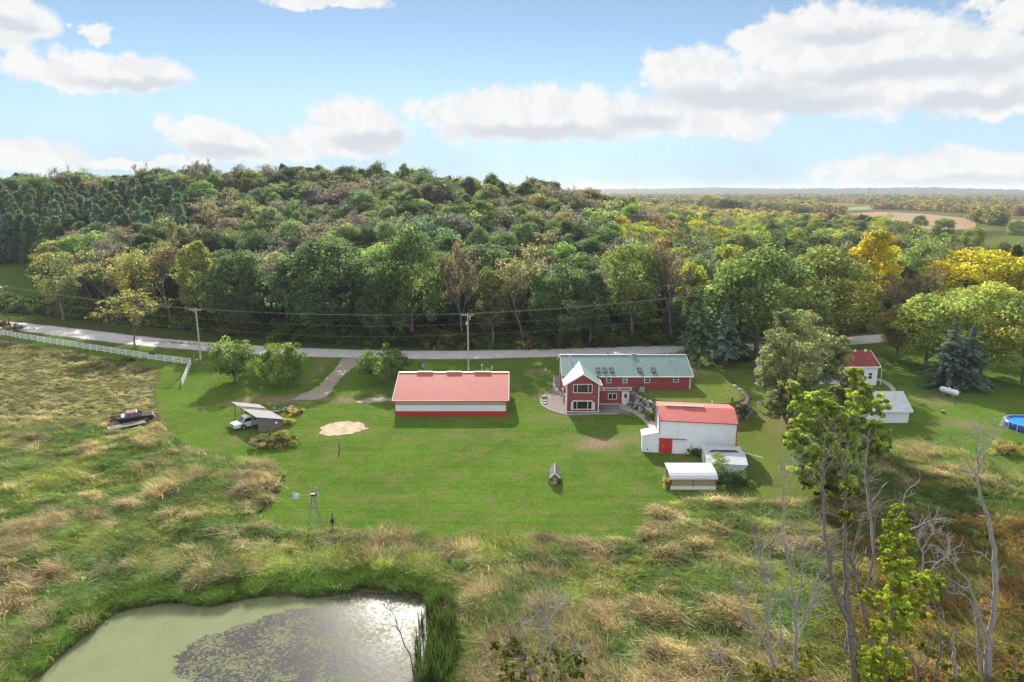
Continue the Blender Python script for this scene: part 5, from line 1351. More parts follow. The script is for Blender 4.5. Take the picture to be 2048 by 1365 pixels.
def car():
    X, Y, _ = G(1388, 697); T = thing('dark_car', 'dark car on the road behind the slender roadside spruce', 'car', (X-2.2, Y+.9, .05), R(4))
    prof = [(0, .35), (4.4, .35), (4.45, .7), (3.5, .9), (.1, .95), (0, .7)]
    MB().prism(prof, -.88, .88).build('body', M['car_dark'], T, bevel=.06)
    MB().add([(.3,-.8,.94),(3.5,-.8,.9),(3.5,.8,.9),(.3,.8,.94),(.9,-.66,1.45),(2.5,-.66,1.45),(2.5,.66,1.45),(.9,.66,1.45)], [(0,3,2,1),(4,5,6,7),(0,1,5,4),(1,2,6,5),(2,3,7,6),(3,0,4,7)]).build('cabin', M['glass'], T, bevel=.04)
    for x in (.85, 3.5):
        for y in (-.8, .8):
            w_ = MB().tube([(0, -.1, 0), (0, .1, 0)], .33, 14).build('wheel', M['rubber'], T); w_.location = (x, y, .33); MB().tube([(0, -.11, 0), (0, .11, 0)], .2, 10).build('rim', M['grey_metal'], w_)
    for y in (-.6, .6): MB().box(4.38, 4.47, y-.15, y+.15, .6, .74).build('headlight', M['lamp_glass'], T); MB().box(-.02, .05, y-.15, y+.15, .65, .8).build('tail_light', M['red_glass'], T)
car()

# ================================================================ fence, poles, wires
def fence():
    base = [G(px, py) for px, py in [(-60,676),(-12,672),(8,671),(24,674.5),(40,678),(313,722),(382,730.5),(365,773)]]
    F = thing('rail_fence', 'long white four-rail fence along the road and turning the corner', 'fence', (base[0][0], base[0][1], 0))
    O = Vector(base[0]); posts = []
    for a, b in zip(base[:-1], base[1:]):
        a, b = Vector(a)-O, Vector(b)-O; n = max(1, round((b-a).length/2.44))
        posts += [a.lerp(b, k/n) for k in range(n)]
    posts.append(Vector(base[-1])-O)
    pm = MB().box(-.065, .065, -.065, .065, -.2, 1.48).mesh('fence_post', M['white'])
    rm = MB().box(0, 1, -.022, .022, -.075, .075).mesh('fence_rail', M['white'])
    for i, p in enumerate(posts):
        o = bpy.data.objects.new('post', pm); link(o, F); o.location = p
        if i+1 < len(posts):
            q = posts[i+1]; d = q-p
            for k, z in enumerate((.32, .66, 1.0, 1.34)):
                if k == 3 and i == len(posts)-13: continue       # one bay lost its top rail
                o = bpy.data.objects.new('rail', rm); link(o, F); o.location = (p.x+d.x/d.length*.07, p.y+d.y/d.length*.07, z); o.rotation_euler = (0, 0, math.atan2(d.y, d.x)); o.scale = (d.length-.14, 1, 1)
fence()
POLES = []
def pole(px, by, top, m, label, arm=True, box=False, hide=False):
    X, Y, _ = G(px, by); h = P(px, top, Y)[2]
    T = thing('utility_pole', label, 'pole', (X, Y, 0), R(6))
    MB().tube([(0, 0, -.3), (0, 0, h)], [.19, .13], 10).build('shaft', m, T)
    if arm:
        MB().bar((-1.25, -.16, h-.35), (1.25, -.16, h-.35), .1, .12).build('crossarm', M['pole_wood'], T)
        for x in (-1.15, -.45, 1.15): MB().tube([(x, -.16, h-.29), (x, -.16, h-.05)], [.05, .035], 6).build('insulator', M['white'], T)
        MB().bar((-.7, -.14, h-.4), (0, -.16, h-1.0), .04).bar((.7, -.14, h-.4), (0, -.16, h-1.0), .04).build('brace', M['grey_metal'], T)
    if box:
        MB().tube([(.42, -.12, h-1.35), (.42, -.12, h-.65)], .2, 10).build('transformer', M['grey_metal'], T); MB().box(-.38, -.17, -.1, .1, h-2.3, h-1.7).build('meter_box', M['white'], T)
    MB().box(-.16, .16, -.21, -.18, .5, .9).build('tag_plate', M['white'], T)
    POLES.append((X, Y, h)); return T
pole(20, 657, 571, M['pole_dark'], 'dark leaning-looking wooden utility pole at the left edge by the fence')
pole(402, 720, 617, M['pole_wood'], 'pale utility pole with crossarm just beyond the fence corner')
pole(937, 743, 627, M['pole_wood'], 'pale utility pole with transformer standing behind the red roofed shed', box=True)
pole(1475, 700, 578, M['pole_wood'], 'utility pole half hidden among the roadside spruces')
def wires():
    Ps = [(POLES[0][0]-70, POLES[0][1]+22, POLES[0][2])]+POLES
    for name_, dx, dz, sag, lab in (('power_line', -1.15, -.05, .7, 'nearest upper power line strung between the utility poles'), ('power_line', -.45, -.05, .75, 'middle upper power line strung between the utility poles'), ('power_line', 1.15, -.05, .7, 'farthest upper power line strung between the utility poles'), ('telephone_cable', 0, -2.1, 1.0, 'telephone cable strung below the power lines'), ('telephone_cable', .05, -4.2, 1.1, 'lowest cable strung between the utility poles')):
        b = MB()
        for (x0, y0, h0), (x1, y1, h1) in zip(Ps[:-1], Ps[1:]):
            pts = [(x0+(x1-x0)*t+dx*.98, y0+(y1-y0)*t-.16, (h0+(h1-h0)*t)+dz-4*sag*t*(1-t)) for t in np.linspace(0, 1, 15)]
            b.tube(pts, .015, 4)
        tag(b.build(name_, M['grey_metal'], None), lab, 'cable')
wires()
def stake(nm, lab, px, by, h, r, m, cat='marker post', cap=None):
    X, Y, _ = G(px, by); T = thing(nm, lab, cat, (X, Y, 0))
    MB().tube([(0, 0, -.1), (0, 0, h)], [r, r*.9], 8).build('post', m, T); MB().tube([(0, 0, h), (0, 0, h+r*1.2)], [r*1.25, r*.6], 8).build('cap', cap or m, T)
stake('marker_post', 'orange marker post left of the pole by the fence corner', 389, 727, 1.9, .07, M['orange'])
stake('marker_post', 'short orange stake right of the pole by the fence corner', 402, 726, .7, .06, M['orange'])
stake('marker_post', 'orange roadside post between the two left apple trees', 492, 690, 1.3, .09, M['orange'])
stake('marker_post', 'yellow roadside post at the edge of the wood above the red shed', 868, 703, 1.1, .05, M['yellow'])
stake('utility_pedestal', 'taller pale green pedestal behind the red roof ridge', 964, 742, 1.2, .13, M['polycarb'], 'pedestal', M['white'])
stake('utility_pedestal', 'shorter pale pedestal right of the taller one behind the red roof', 984, 740, .75, .1, M['white'], 'pedestal')
stake('marker_post', 'small white marker in the lawn left of the red house', 1091, 741, .4, .09, M['white'])
stake('wooden_post', 'short weathered post in the lawn below the sand patch', 679, 903, 1.25, .11, M['wood_grey'], 'post')
stake('black_post', 'black post on the slope right of the red house', 1467, 771, .8, .1, M['dark'], 'post')
def culvert():
    X, Y, _ = G(846, 735); T = thing('culvert_pipe', 'dark culvert mouth in the ditch above the red roofed shed', 'culvert', (X, Y, 0), R(20))
    MB().tube([(0, -.2, .35), (0, 1.4, .3)], .38, 12).build('pipe', M['dark'], T); MB().tube([(0, -.22, .35), (0, -.12, .35)], .42, 12).build('rim', M['concrete'], T)
culvert()
X, Y, _ = G(395, 720.5); t = thing('concrete_slab', 'small pale slab at the foot of the pole by the fence corner', 'slab', (X, Y, 0)); MB().box(-.5, .3, -.35, .35, 0, .14).build('slab', M['concrete'], t, bevel=.02)

# ================================================================ boulders
def rock_mesh(i, m):
    r = np.random.default_rng(40+i); bm = bmesh.new(); bmesh.ops.create_icosphere(bm, subdivisions=1, radius=1.)
    for v in bm.verts: v.co = v.co*(1+.22*r.normal()); v.co.z *= .78
    me = bpy.data.meshes.new('stone'); bm.to_mesh(me); bm.free(); me.materials.append(m); return me
ROCKS = [rock_mesh(i, M['stones'][i % 4]) for i in range(10)]
def boulders(nm, lab, line, tops, courses, size, den, cat='boulder wall'):
    W_ = thing(nm, lab, cat, (line[0][0], line[0][1], 0)); O = Vector((line[0][0], line[0][1], 0)); n = 0
    for (a, b), (za, zb) in zip(zip(line[:-1], line[1:]), zip(tops[:-1], tops[1:])):
        a, b = Vector(a[:2]), Vector(b[:2]); L_ = (b-a).length; nrm = Vector((b.y-a.y, a.x-b.x)).normalized()
        k = max(1, int(L_*den))
        for c in range(courses):
            for j in range(k):
                t = (j+.5+random.uniform(-.3, .3)+.5*(c % 2))/k; t = min(max(t, 0), 1); p = a.lerp(b, t); zt = za+(zb-za)*t; f = (c+.35)/courses
                z = zt*f; off = nrm*((1-f)*.35*zt*.6+random.uniform(-.15, .2)); s = size*random.uniform(.7, 1.25)
                o = bpy.data.objects.new('stone', random.choice(ROCKS)); link(o, W_); o.location = Vector((p.x+off.x, p.y+off.y, z))-O; o.rotation_euler = (random.uniform(-.4, .4), random.uniform(-.4, .4), random.uniform(0, 6)); o.scale = (s, s*random.uniform(.75, 1.), s*random.uniform(.7, 1.)); n += 1
    return n
boulders('boulder_wall', 'grey boulder retaining wall between the basement door and the white barn', [(20.3,111.0),(21.2,108.4),(22.4,105.6),(24.2,103.2),(26.5,102.2)], [2.6,2.7,2.7,2.6,2.5], 5, .50, 1.15)
boulders('boulder_wall', 'curved boulder wall round the upper lawn right of the red house', [(34.5,102.4),(37.2,104.4),(38.7,107.5),(39.2,111),(39.1,116),(38.9,120),(38.3,125),(37.2,130),(36.0,134)], [2.6,2.8,2.8,2.5,2.2,1.7,1.2,.7,.3], 4, .52, 1.25)
boulders('stone_edging', 'row of pale stones along the house wall on the upper lawn', [(22.6,110.7),(26.5,110.7),(30.2,110.7),(30.6,111.5)], [2.9,2.9,2.9,2.9], 1, .26, 1.6, 'stone edging')
for i, (px, py) in enumerate(((1088.5, 796.5), (1089, 803), (1090, 808))):
    X, Y, _ = G(px, py); t = thing('stepping_stone', ('flat pale stone nearest the house in the rock bed left of the red house', 'middle flat pale stone in the rock bed left of the red house', 'lowest flat pale stone in the rock bed left of the red house')[i], 'stepping stone', (X, Y, .03), R(10*i))
    MB().prism([(.5*math.cos(a)*(1+.1*math.sin(3*a)), .3*math.sin(a)) for a in np.linspace(0, 6.28, 10, endpoint=False)], 0, .16 if i else .4, 'z').build('slab', M['concrete'], t, bevel=.02)
def edging():
    line = [Vector((*G(px, py)[:2], .05)) for px, py in [(1107,752),(1108,776),(1104,783),(1096,787),(1091,790),(1085,794),(1082,797.5),(1081.5,802),(1082,805.6),(1087,814),(1101,822),(1121,828),(1138,831),(1197,828.7),(1235,828.7)]]
    tag(MB().tube(line, .11, 6).build('bed_edging', M['path_concrete'], None), 'pale concrete edging curving round the rock mulch bed', 'edging')
edging()
def rock_pile():
    X, Y, _ = G(578, 822); W_ = thing('stone_pile', 'tan heap of stones and soil right of the wooden lean-to', 'stone pile', (X, Y, 0))
    for _ in range(22):
        o = bpy.data.objects.new('stone', ROCKS[random.choice((1, 3, 5, 7))]); link(o, W_); s = random.uniform(.25, .5); o.location = (random.gauss(0, 1.0), random.gauss(0, .5), s*.3+max(0, random.gauss(.1, .15))); o.scale = (s, s, s*.7); o.rotation_euler = (0, 0, random.uniform(0, 6))
    X, Y, _ = G(598, 828); t = thing('log', 'dark short log lying in the lawn right of the stone pile', 'log', (X, Y, 0), R(25)); MB().tube([(-.7, 0, .25), (.6, .1, .28)], [.28, .24], 9).build('trunk_piece', M['wood_dark'], t); MB().tube([(.1, .1, .4), (.5, .35, .8)], [.1, .04], 6).build('branch_stub', M['pale_bark'], t)
rock_pile()
# air conditioner on the upper lawn by the wall
t = thing('air_conditioner', 'grey air conditioning unit against the red house wall', 'air conditioner', (21.8, 110.2, 2.73))
MB().box(-.42, .42, -.42, .42, .05, .85).build('housing', M['grey_metal'], t, bevel=.03); MB().tube([(0, 0, .86), (0, 0, .9)], .33, 14).build('fan_grille', M['dark'], t); MB().box(-.5, .5, -.5, .5, -.02, .05).build('pad', M['concrete'], t)
# roofed wooden wagon-like ornament in the lawn
def wagon():
    X, Y, _ = G(1109.5, 969); T = thing('covered_wagon', 'small roofed wooden garden wagon with grey gable roof alone in the lawn', 'garden ornament', (X, Y, 0), R(-3))
    for s in (-1, 1): MB().slab([(0, -.1, 1.55), (0, 3.0, 1.55), (s*.66, 3.0, .92), (s*.66, -.1, .92)], .06).build('roof', M['shingle_grey'], T)
    for s in (-1, 1): MB().bar((0, -.13, 1.53), (s*.67, -.13, .9), .05, .14).build('rake_board', M['white'], T)
    MB().bar((0, -.1, 1.58), (0, 3.0, 1.58), .1, .05).build('ridge_cap', M['dark'], T)
    MB().box(-.42, .42, .15, 2.8, .35, .95).build('box', M['wood'], T); MB().prism([(-.5, .96), (.5, .96), (0, 1.42)], .2, 2.8).build('gable', M['wood_grey'], T)
    b = MB().tube([(0, -.25, .35), (0, -.05, .35)], .3, 12).build('barrel', M['wood'], T); MB().tube([(0, -.28, .35), (0, -.24, .35)], .18, 12).build('lid', M['concrete'], b); MB().tube([(0, -.2, .78), (0, .1, .78)], .16, 10).build('lantern', M['concrete'], T)
    for s in (-1, 1):
        for y in (.2, 2.4):
            w_ = MB().tube([(0, -.05, 0), (0, .05, 0)], .36, 14).build('wheel', M['wood_dark'], T); w_.location = (s*.62, y, .36); w_.rotation_euler = (0, 0, math.pi/2); MB().tube([(0, -.09, 0), (0, .09, 0)], .07, 8).build('hub', M['dark'], w_)
wagon()
def windmill():
    X, Y, _ = G(630, 1060); h = 4.3; T = thing('windmill', 'small lattice garden windmill with blue-white tail vane at the marsh edge', 'windmill', (X, Y, 0), R(5))
    c = [(-.75, -.75), (.75, -.75), (.75, .75), (-.75, .75)]; tp = [(a*.12, b*.12) for a, b in c]
    for (a, b), (e, f) in zip(c, tp): MB().bar((a, b, -.2), (e, f, h-.35), .04).build('leg', M['mill_metal'], T)
    br = MB()
    lv = [.2, 1.2, 2.1, 2.9, 3.5]
    def at(i, z): k = (z+.2)/(h-.15); return (c[i][0]+(tp[i][0]-c[i][0])*k, c[i][1]+(tp[i][1]-c[i][1])*k, z)
    for z0, z1 in zip(lv[:-1], lv[1:]):
        for i in range(4):
            j = (i+1) % 4; br.bar(at(i, z0), at(j, z0), .022); br.bar(at(i, z0), at(j, z1), .014); br.bar(at(j, z0), at(i, z1), .014)
    br.build('bracing', M['mill_metal'], T)
    MB().box(-.18, .3, -.13, .13, h-.35, h-.1).build('gearbox', M['dark'], T)
    w = bpy.data.objects.new('wheel', MB().tube([(0, 0, -.05), (0, 0, .05)], .12, 10).mesh('wheel_hub', M['dark'])); link(w, T); w.location = (.42, 0, h-.2); w.rotation_euler = (0, math.pi/2, 0)
    for k in range(12):
        a = 2*math.pi*k/12; b = MB().slab([(.16, -.04, .0), (.82, -.13, .03), (.82, .13, -.06), (.16, .04, -.02)], .012).build('blade', M['blue_grey'] if k % 4 else M['grey_metal'], w); b.rotation_euler = (0, 0, a)
    MB().bar((-.15, 0, h-.22), (-1.4, 0, h-.28), .05).build('tail_boom', M['mill_metal'], T)
    v = MB().prism([(-1.25, h-.55), (-1.35, h-.05), (-2.05, h+.08), (-2.2, h-.28), (-2.05, h-.66)], -.015, .015).build('tail_vane', M['blue_grey'], T)
    for z in (h-.2, h-.46): MB().box(-1.95, -1.45, -.022, .022, z-.08, z+.08).build('stripe', M['white'], v)
    X, Y, _ = G(666, 1062); T = thing('birdhouse_post', 'dark post with small birdhouse right of the windmill', 'birdhouse', (X, Y, 0)); MB().tube([(0, 0, -.2), (0, 0, 2.1)], .06, 7).build('post', M['wood_dark'], T); MB().box(-.17, .17, -.17, .17, .95, 1.35).prism([(-.22, 1.35), (.22, 1.35), (0, 1.55)], -.2, .2).build('house_box', M['dark'], T)
    X, Y, _ = G(650, 1098); t = thing('grey_rock', 'flat grey rock in the marsh grass below the windmill', 'rock', (X, Y, .35)); o = bpy.data.objects.new('stone', ROCKS[2]); link(o, t); o.scale = (.55, .5, .5)
windmill()
def tank_and_pool():
    p0, p1 = Vector((77.0, 117.4, .95)), Vector((78.0, 114.9, .95)); d = (p1-p0).normalized(); T = thing('propane_tank', 'white propane tank on legs in front of the blue spruces', 'tank', (77.0, 117.4, 0), math.atan2(d.y, d.x)); L_ = (p1-p0).length
    pr = [(-.38, .02), (-.34, .25), (-.2, .44), (0, .52), (L_, .52), (L_+.2, .44), (L_+.34, .25), (L_+.38, .02)]
    MB().tube([(x, 0, .95) for x, _ in pr], [r_ for _, r_ in pr], 14).build('tank_body', M['silver'], T, smooth=True)
    for x in (.5, L_-.5): MB().box(x-.08, x+.08, -.35, .35, 0, .55).build('leg', M['grey_metal'], T)
    MB().tube([(L_/2, 0, 1.45), (L_/2, 0, 1.62)], .16, 10).build('valve_dome', M['silver'], T)
    stake('iron_stake', 'thin dark stake in the lawn in front of the propane tank', 1909, 811, 1.5, .05, M['dark'], 'stake')
    T = thing('swimming_pool', 'round blue above-ground pool cut by the right edge of the photo', 'pool', (79.6, 99.6, 0)); rr = 3.2; n = 40
    V, F = [], []
    prof = [(rr, 0), (rr*1.02, .5), (rr, 1.02), (rr-.12, 1.02), (rr-.14, .55)]
    for (q, z) in prof: V += [(q*math.cos(2*math.pi*k/n), q*math.sin(2*math.pi*k/n), z) for k in range(n)]
    for i in range(len(prof)-1):
        for k in range(n): F.append((i*n+k, i*n+(k+1) % n, (i+1)*n+(k+1) % n, (i+1)*n+k))
    MB().add(V, F).build('pool_wall', M['pool_blue'], T, smooth=True)
    MB().prism([((rr-.14)*math.cos(a), (rr-.14)*math.sin(a)) for a in np.linspace(0, 2*math.pi, n, endpoint=False)], .1, .78, 'z').build('water', M['pool_water'], T)
    rim = MB(); rim.tube([((rr-.03)*math.cos(a), (rr-.03)*math.sin(a), 1.05) for a in np.linspace(0, 2*math.pi, n+1)], .07, 6, False); rim.build('rim', M['blue_grey'], T)
    for k in range(14):
        a = 2*math.pi*k/14; MB().tube([((rr+.1)*math.cos(a), (rr+.1)*math.sin(a), 0), ((rr+.05)*math.cos(a), (rr+.05)*math.sin(a), 1.05)], .045, 6).build('upright', M['white'], T)
    l = MB()
    for y in (-.25, .25): l.tube([(-rr-.75, y+.9, 0), (-rr-.1, y+.9, 1.5), (-rr+.15, y+.9, 1.5), (-rr+.3, y+.9, .9)], .035, 6)
    for z in (.3, .6, .9, 1.2): l.bar((-rr-.7+.45*z, .65, z), (-rr-.7+.45*z, 1.15, z), .06)
    l.build('ladder', M['white'], T)
tank_and_pool()
def yard_bits():
    X, Y, _ = G(1946, 773); t = thing('picnic_table', 'pale picnic table in the shade under the lime green trees', 'table', (X, Y, 0), R(15))
    MB().box(-.9, .9, -.38, .38, .72, .78).build('table_top', M['concrete'], t)
    for y in (-.75, .75): MB().box(-.9, .9, y-.13, y+.13, .42, .47).build('bench', M['wood_grey'], t)
    for x in (-.65, .65): MB().bar((x, -.7, 0), (x, -.15, .72), .08).bar((x, .7, 0), (x, .15, .72), .08).bar((x, -.8, .38), (x, .8, .38), .08).build('leg', M['wood_grey'], t)
    X, Y, _ = G(1972, 781); t = thing('garden_arch', 'small white hoop arch under the lime green trees', 'arch', (X, Y, 0)); MB().tube([(-.45, 0, 0), (-.45, 0, .7), (-.3, 0, 1.05), (0, 0, 1.2), (.3, 0, 1.05), (.45, 0, .7), (.45, 0, 0)], .05, 6).build('hoop', M['white'], t); MB().bar((-.45, 0, .6), (.45, 0, .6), .04).build('rail', M['white'], t)
    X, Y, _ = G(1732, 850); t = thing('garden_bench', 'white slatted garden seat at the left corner of the garage', 'bench', (X-.3, Y+.2, 0), R(-10))
    for z in (.45, .75, 1.0): MB().box(-.7, .7, -.02+.2*(z > .5), .02+.2*(z > .5), z-.06, z+.06).build('slat', M['white'], t)
    MB().box(-.7, .7, -.4, -.03, .42, .47).build('seat', M['white'], t)
    for x in (-.6, .6): MB().box(x-.05, x+.05, -.35, .25, 0, .42).build('leg', M['orange'] if x > 0 else M['white'], t)
    X, Y, _ = G(1463, 955); t = thing('tub', 'pale turquoise tub among the bushes by the low white shed', 'tub', (X, Y, .5)); MB().tube([(0, 0, 0), (0, 0, .45)], [.4, .5], 14).build('bowl', M['white'], t); MB().tube([(0, 0, .455), (0, 0, .47)], .42, 14).build('water', M['pool_water'], t)
    X, Y, _ = G(1866, 822); t = thing('stump', 'small dark stump in the lawn below the propane tank', 'stump', (X+1, Y-1, 0)); MB().tube([(0, 0, 0), (0, 0, .35)], [.3, .24], 9).build('stem', M['wood_dark'], t); MB().tube([(0, 0, .352), (0, 0, .37)], .22, 9).build('cut_face', M['concrete'], t)
yard_bits()
def person():
    X, Y, _ = G(1516.5, 821); T = thing('person', 'person in pale shirt and white trousers walking away up the lane', 'person', (X, Y, 0), R(15))
    def skin(name, nodes, edges, m, parent):
        me = bpy.data.meshes.new(name); me.from_pydata([n[:3] for n in nodes], edges, []); o = bpy.data.objects.new(name, me); link(o, parent); me.materials.append(m)
        md = o.modifiers.new('skin', 'SKIN'); 
        for i, n in enumerate(nodes): me.skin_vertices[0].data[i].radius = (n[3], n[3] if len(n) < 5 else n[4])
        me.skin_vertices[0].data[0].use_root = True
        s = o.modifiers.new('sub', 'SUBSURF'); s.levels = 1; s.render_levels = 1; md.use_smooth_shade = True; return o
    k = 1.06
    b = [(0,0,.95,.13,.10),(0,0,1.15,.14,.10),(0,.01,1.38,.17,.10),(0,.02,1.52,.06),(0,.03,1.60,.075),(0,.03,1.72,.085),
         (.10,0,.88,.085),(.11,.14,.50,.06),(.11,.02,.08,.045),(.11,.16,.04,.04),(-.10,0,.88,.085),(-.11,-.02,.50,.06),(-.11,-.22,.10,.045),(-.11,-.10,.04,.04),
         (.20,.01,1.42,.06),(.27,-.06,1.16,.045),(.27,.06,.92,.035),(.27,.09,.84,.03),(-.20,.01,1.42,.06),(-.27,.06,1.16,.045),(-.26,.20,.94,.035),(-.26,.24,.87,.03)]
    b = [(a[0]*k, a[1]*k, a[2]*k, *a[3:]) for a in b]
    skin('body', b, [(0,1),(1,2),(2,3),(3,4),(4,5),(0,6),(6,7),(7,8),(8,9),(0,10),(10,11),(11,12),(12,13),(2,14),(14,15),(15,16),(16,17),(2,18),(18,19),(19,20),(20,21)], M['skin'], T)
    sh = [(0,0,.98,.165,.125),(0,0,1.2,.165,.125),(0,.01,1.40,.19,.12),(.21,.01,1.42,.08),(.275,-.06,1.15,.062),(-.21,.01,1.42,.08),(-.275,.06,1.15,.062)]
    skin('shirt', [(a[0]*k, a[1]*k, a[2]*k, *a[3:]) for a in sh], [(0,1),(1,2),(2,3),(3,4),(2,5),(5,6)], M['shirt'], T)
    tr = [(0,0,.97,.15,.12),(.10,0,.88,.105),(.11,.14,.50,.082),(.11,.03,.12,.07),(-.10,0,.88,.105),(-.11,-.02,.50,.082),(-.11,-.2,.14,.07)]
    skin('trousers', [(a[0]*k, a[1]*k, a[2]*k, *a[3:]) for a in tr], [(0,1),(1,2),(2,3),(0,4),(4,5),(5,6)], M['trousers'], T)
    hb = bmesh.new(); bmesh.ops.create_uvsphere(hb, u_segments=10, v_segments=7, radius=.105); me = bpy.data.meshes.new('hair'); hb.to_mesh(me); hb.free(); me.materials.append(M['hair']); h = bpy.data.objects.new('hair', me); link(h, T); h.location = (0, .02*k, 1.72*k); h.scale = (1, 1.05, .95)
person()
def silos():
    for i, px in enumerate((1738, 1749)):
        X, Y, Z = P(px, 384, 3000); z = max(0, Z-6); t = thing('silo', ('left of the two far off grey silos on the horizon', 'right of the two far off grey silos on the horizon')[i], 'silo', (X, Y, 0))
        MB().tube([(0, 0, 0), (0, 0, 38+2*i)], 1.5, 10).build('tower', M['stones'][0], t); MB().tube([(0, 0, 38+2*i), (0, 0, 40+2*i)], [1.6, .4], 10).build('dome', M['grey_metal'], t)
silos()
# ================================================================ trees and bushes of the yard
def yard_variants():
    r = np.random.default_rng(77)
    for i in range(3):
        pf = [(a*r.uniform(.8, 1.25), b*r.uniform(.8, 1.25), c+r.normal()*.35, d*r.uniform(.6, 1.1)) for a, b, c, d in broad_puffs(r, 6.2, 3.9, .10, 72, ('vase', 'round', 'oval')[i])]; V, F, T = crown_leaves(pf, 75, .27, r, tone=.25)
        VAR['yard%d' % i] = (leaf_mesh('crown_apple%d' % i, V, F, T, M['leaf']), trunk_mesh('trunk_apple%d' % i, r, 6.2, pf, M['bark'], .2), 6.2, 3.9)
    for i in range(2):
        pf = [(r.normal()*1.0, r.normal()*.8, .4+abs(r.normal())*.55, r.uniform(.3, .6)) for _ in range(46)]; V, F, T = crown_leaves(pf, 70, .16, r, tone=.3)
        VAR['ybush%d' % i] = (leaf_mesh('foliage_bush%d' % i, V, F, T, M['leaf']), None, 1.9, 1.9)
yard_variants()
def at_px(kind, px, by, ty, w, col, nm, lab, cat, group=None, z=0.):
    X, Y, _ = G(px, by, z); h = P(px, ty, Y)[2]-z
    return tree(kind, (X, Y, z-.05), h, w*(Y*cp+(CH-z)*sp)/FPX, col, nm, lab, cat, group=group)
at_px('yard0', 470, 763, 680, 108, (.085, .115, .040), 'apple_tree', 'leftmost apple tree, right of the fence corner', 'tree', 'apple trees by the road')
at_px('yard1', 566, 772, 688, 96, (.090, .125, .036), 'apple_tree', 'middle apple tree left of the gravel driveway', 'tree', 'apple trees by the road')
at_px('yard2', 776, 765, 692, 96, (.070, .105, .036), 'apple_tree', 'apple tree at the back left corner of the red roofed shed', 'tree', 'apple trees by the road')
at_px('bare1', 270, 700, 590, 110, (.20, .195, .06), 'half_bare_tree', 'half bare tree with yellow-green tips between fence and road', 'tree')
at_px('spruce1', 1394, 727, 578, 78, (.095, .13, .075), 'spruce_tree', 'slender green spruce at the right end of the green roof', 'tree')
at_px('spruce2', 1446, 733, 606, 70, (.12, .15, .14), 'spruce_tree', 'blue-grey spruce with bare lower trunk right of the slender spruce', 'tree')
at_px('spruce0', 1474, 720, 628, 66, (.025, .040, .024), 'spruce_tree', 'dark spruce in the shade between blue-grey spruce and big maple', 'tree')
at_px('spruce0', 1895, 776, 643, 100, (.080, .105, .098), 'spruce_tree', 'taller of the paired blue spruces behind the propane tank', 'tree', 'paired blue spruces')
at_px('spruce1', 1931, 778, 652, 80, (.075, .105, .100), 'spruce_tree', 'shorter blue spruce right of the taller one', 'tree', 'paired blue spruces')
for px, by, ty, w, k, c, lab in [(526,893,872,58,'ybush0',(.10,.085,.05),'grey-brown bush at the left front of the wooden lean-to'), (556,890,866,62,'ybush1',(.095,.10,.035),'green and bronze bush in front of the wooden lean-to wall'), (590,828,816,24,'ybush0',(.20,.15,.05),'small tan bush at the stone pile'), (576,848,834,26,'ybush1',(.17,.16,.05),'yellow-green bush at the low end of the wooden lean-to'),
        (1393,912,892,30,'ybush0',(.055,.075,.03),'dark weedy bush against the white barn wall'), (1466,973,945,58,'ybush1',(.05,.07,.03),'dark bush in front of the low white shed'), (1335,972,950,22,'ybush0',(.15,.13,.05),'tan weeds at the left side of the open hut'), (1476,962,940,34,'ybush0',(.055,.08,.035),'dark bush at the right corner of the low white shed'),
        (30,662,648,36,'ybush0',(.05,.06,.03),'dark bush at the foot of the dark utility pole'), (4,658,640,30,'ybush1',(.07,.038,.028),'reddish bush at the far left roadside'), (256,722,712,30,'ybush1',(.06,.085,.03),'low bush under the white fence'),
        (1476,838,800,30,'ybush0',(.045,.06,.025),'dark shrub at the end of the curved boulder wall'), (1700,808,770,60,'ybush1',(.06,.075,.035),'grey-green bush in front of the white house'), (1580,835,790,50,'ybush0',(.04,.06,.025),'dark shrub under the willow'),
        (1300,842,822,16,'ybush1',(.08,.10,.03),'weeds at the foot of the boulder wall'), (2010,905,880,50,'ybush0',(.15,.12,.06),'brown brush heap right of the lawn below the pool'), (1595,900,860,30,'ybush1',(.07,.07,.035),'brown undergrowth along the right side of the lane'), (1610,935,895,34,'ybush0',(.06,.065,.03),'dark undergrowth at the foot of the bright green tree')]:
    at_px(k, px, by, ty, w, c, 'bush', lab, 'bush')
at_px('loose1', 1436, 958, 903, 42, (.12,.15,.045), 'sapling', 'pale leafed sapling between the open hut and the low white shed', 'tree')

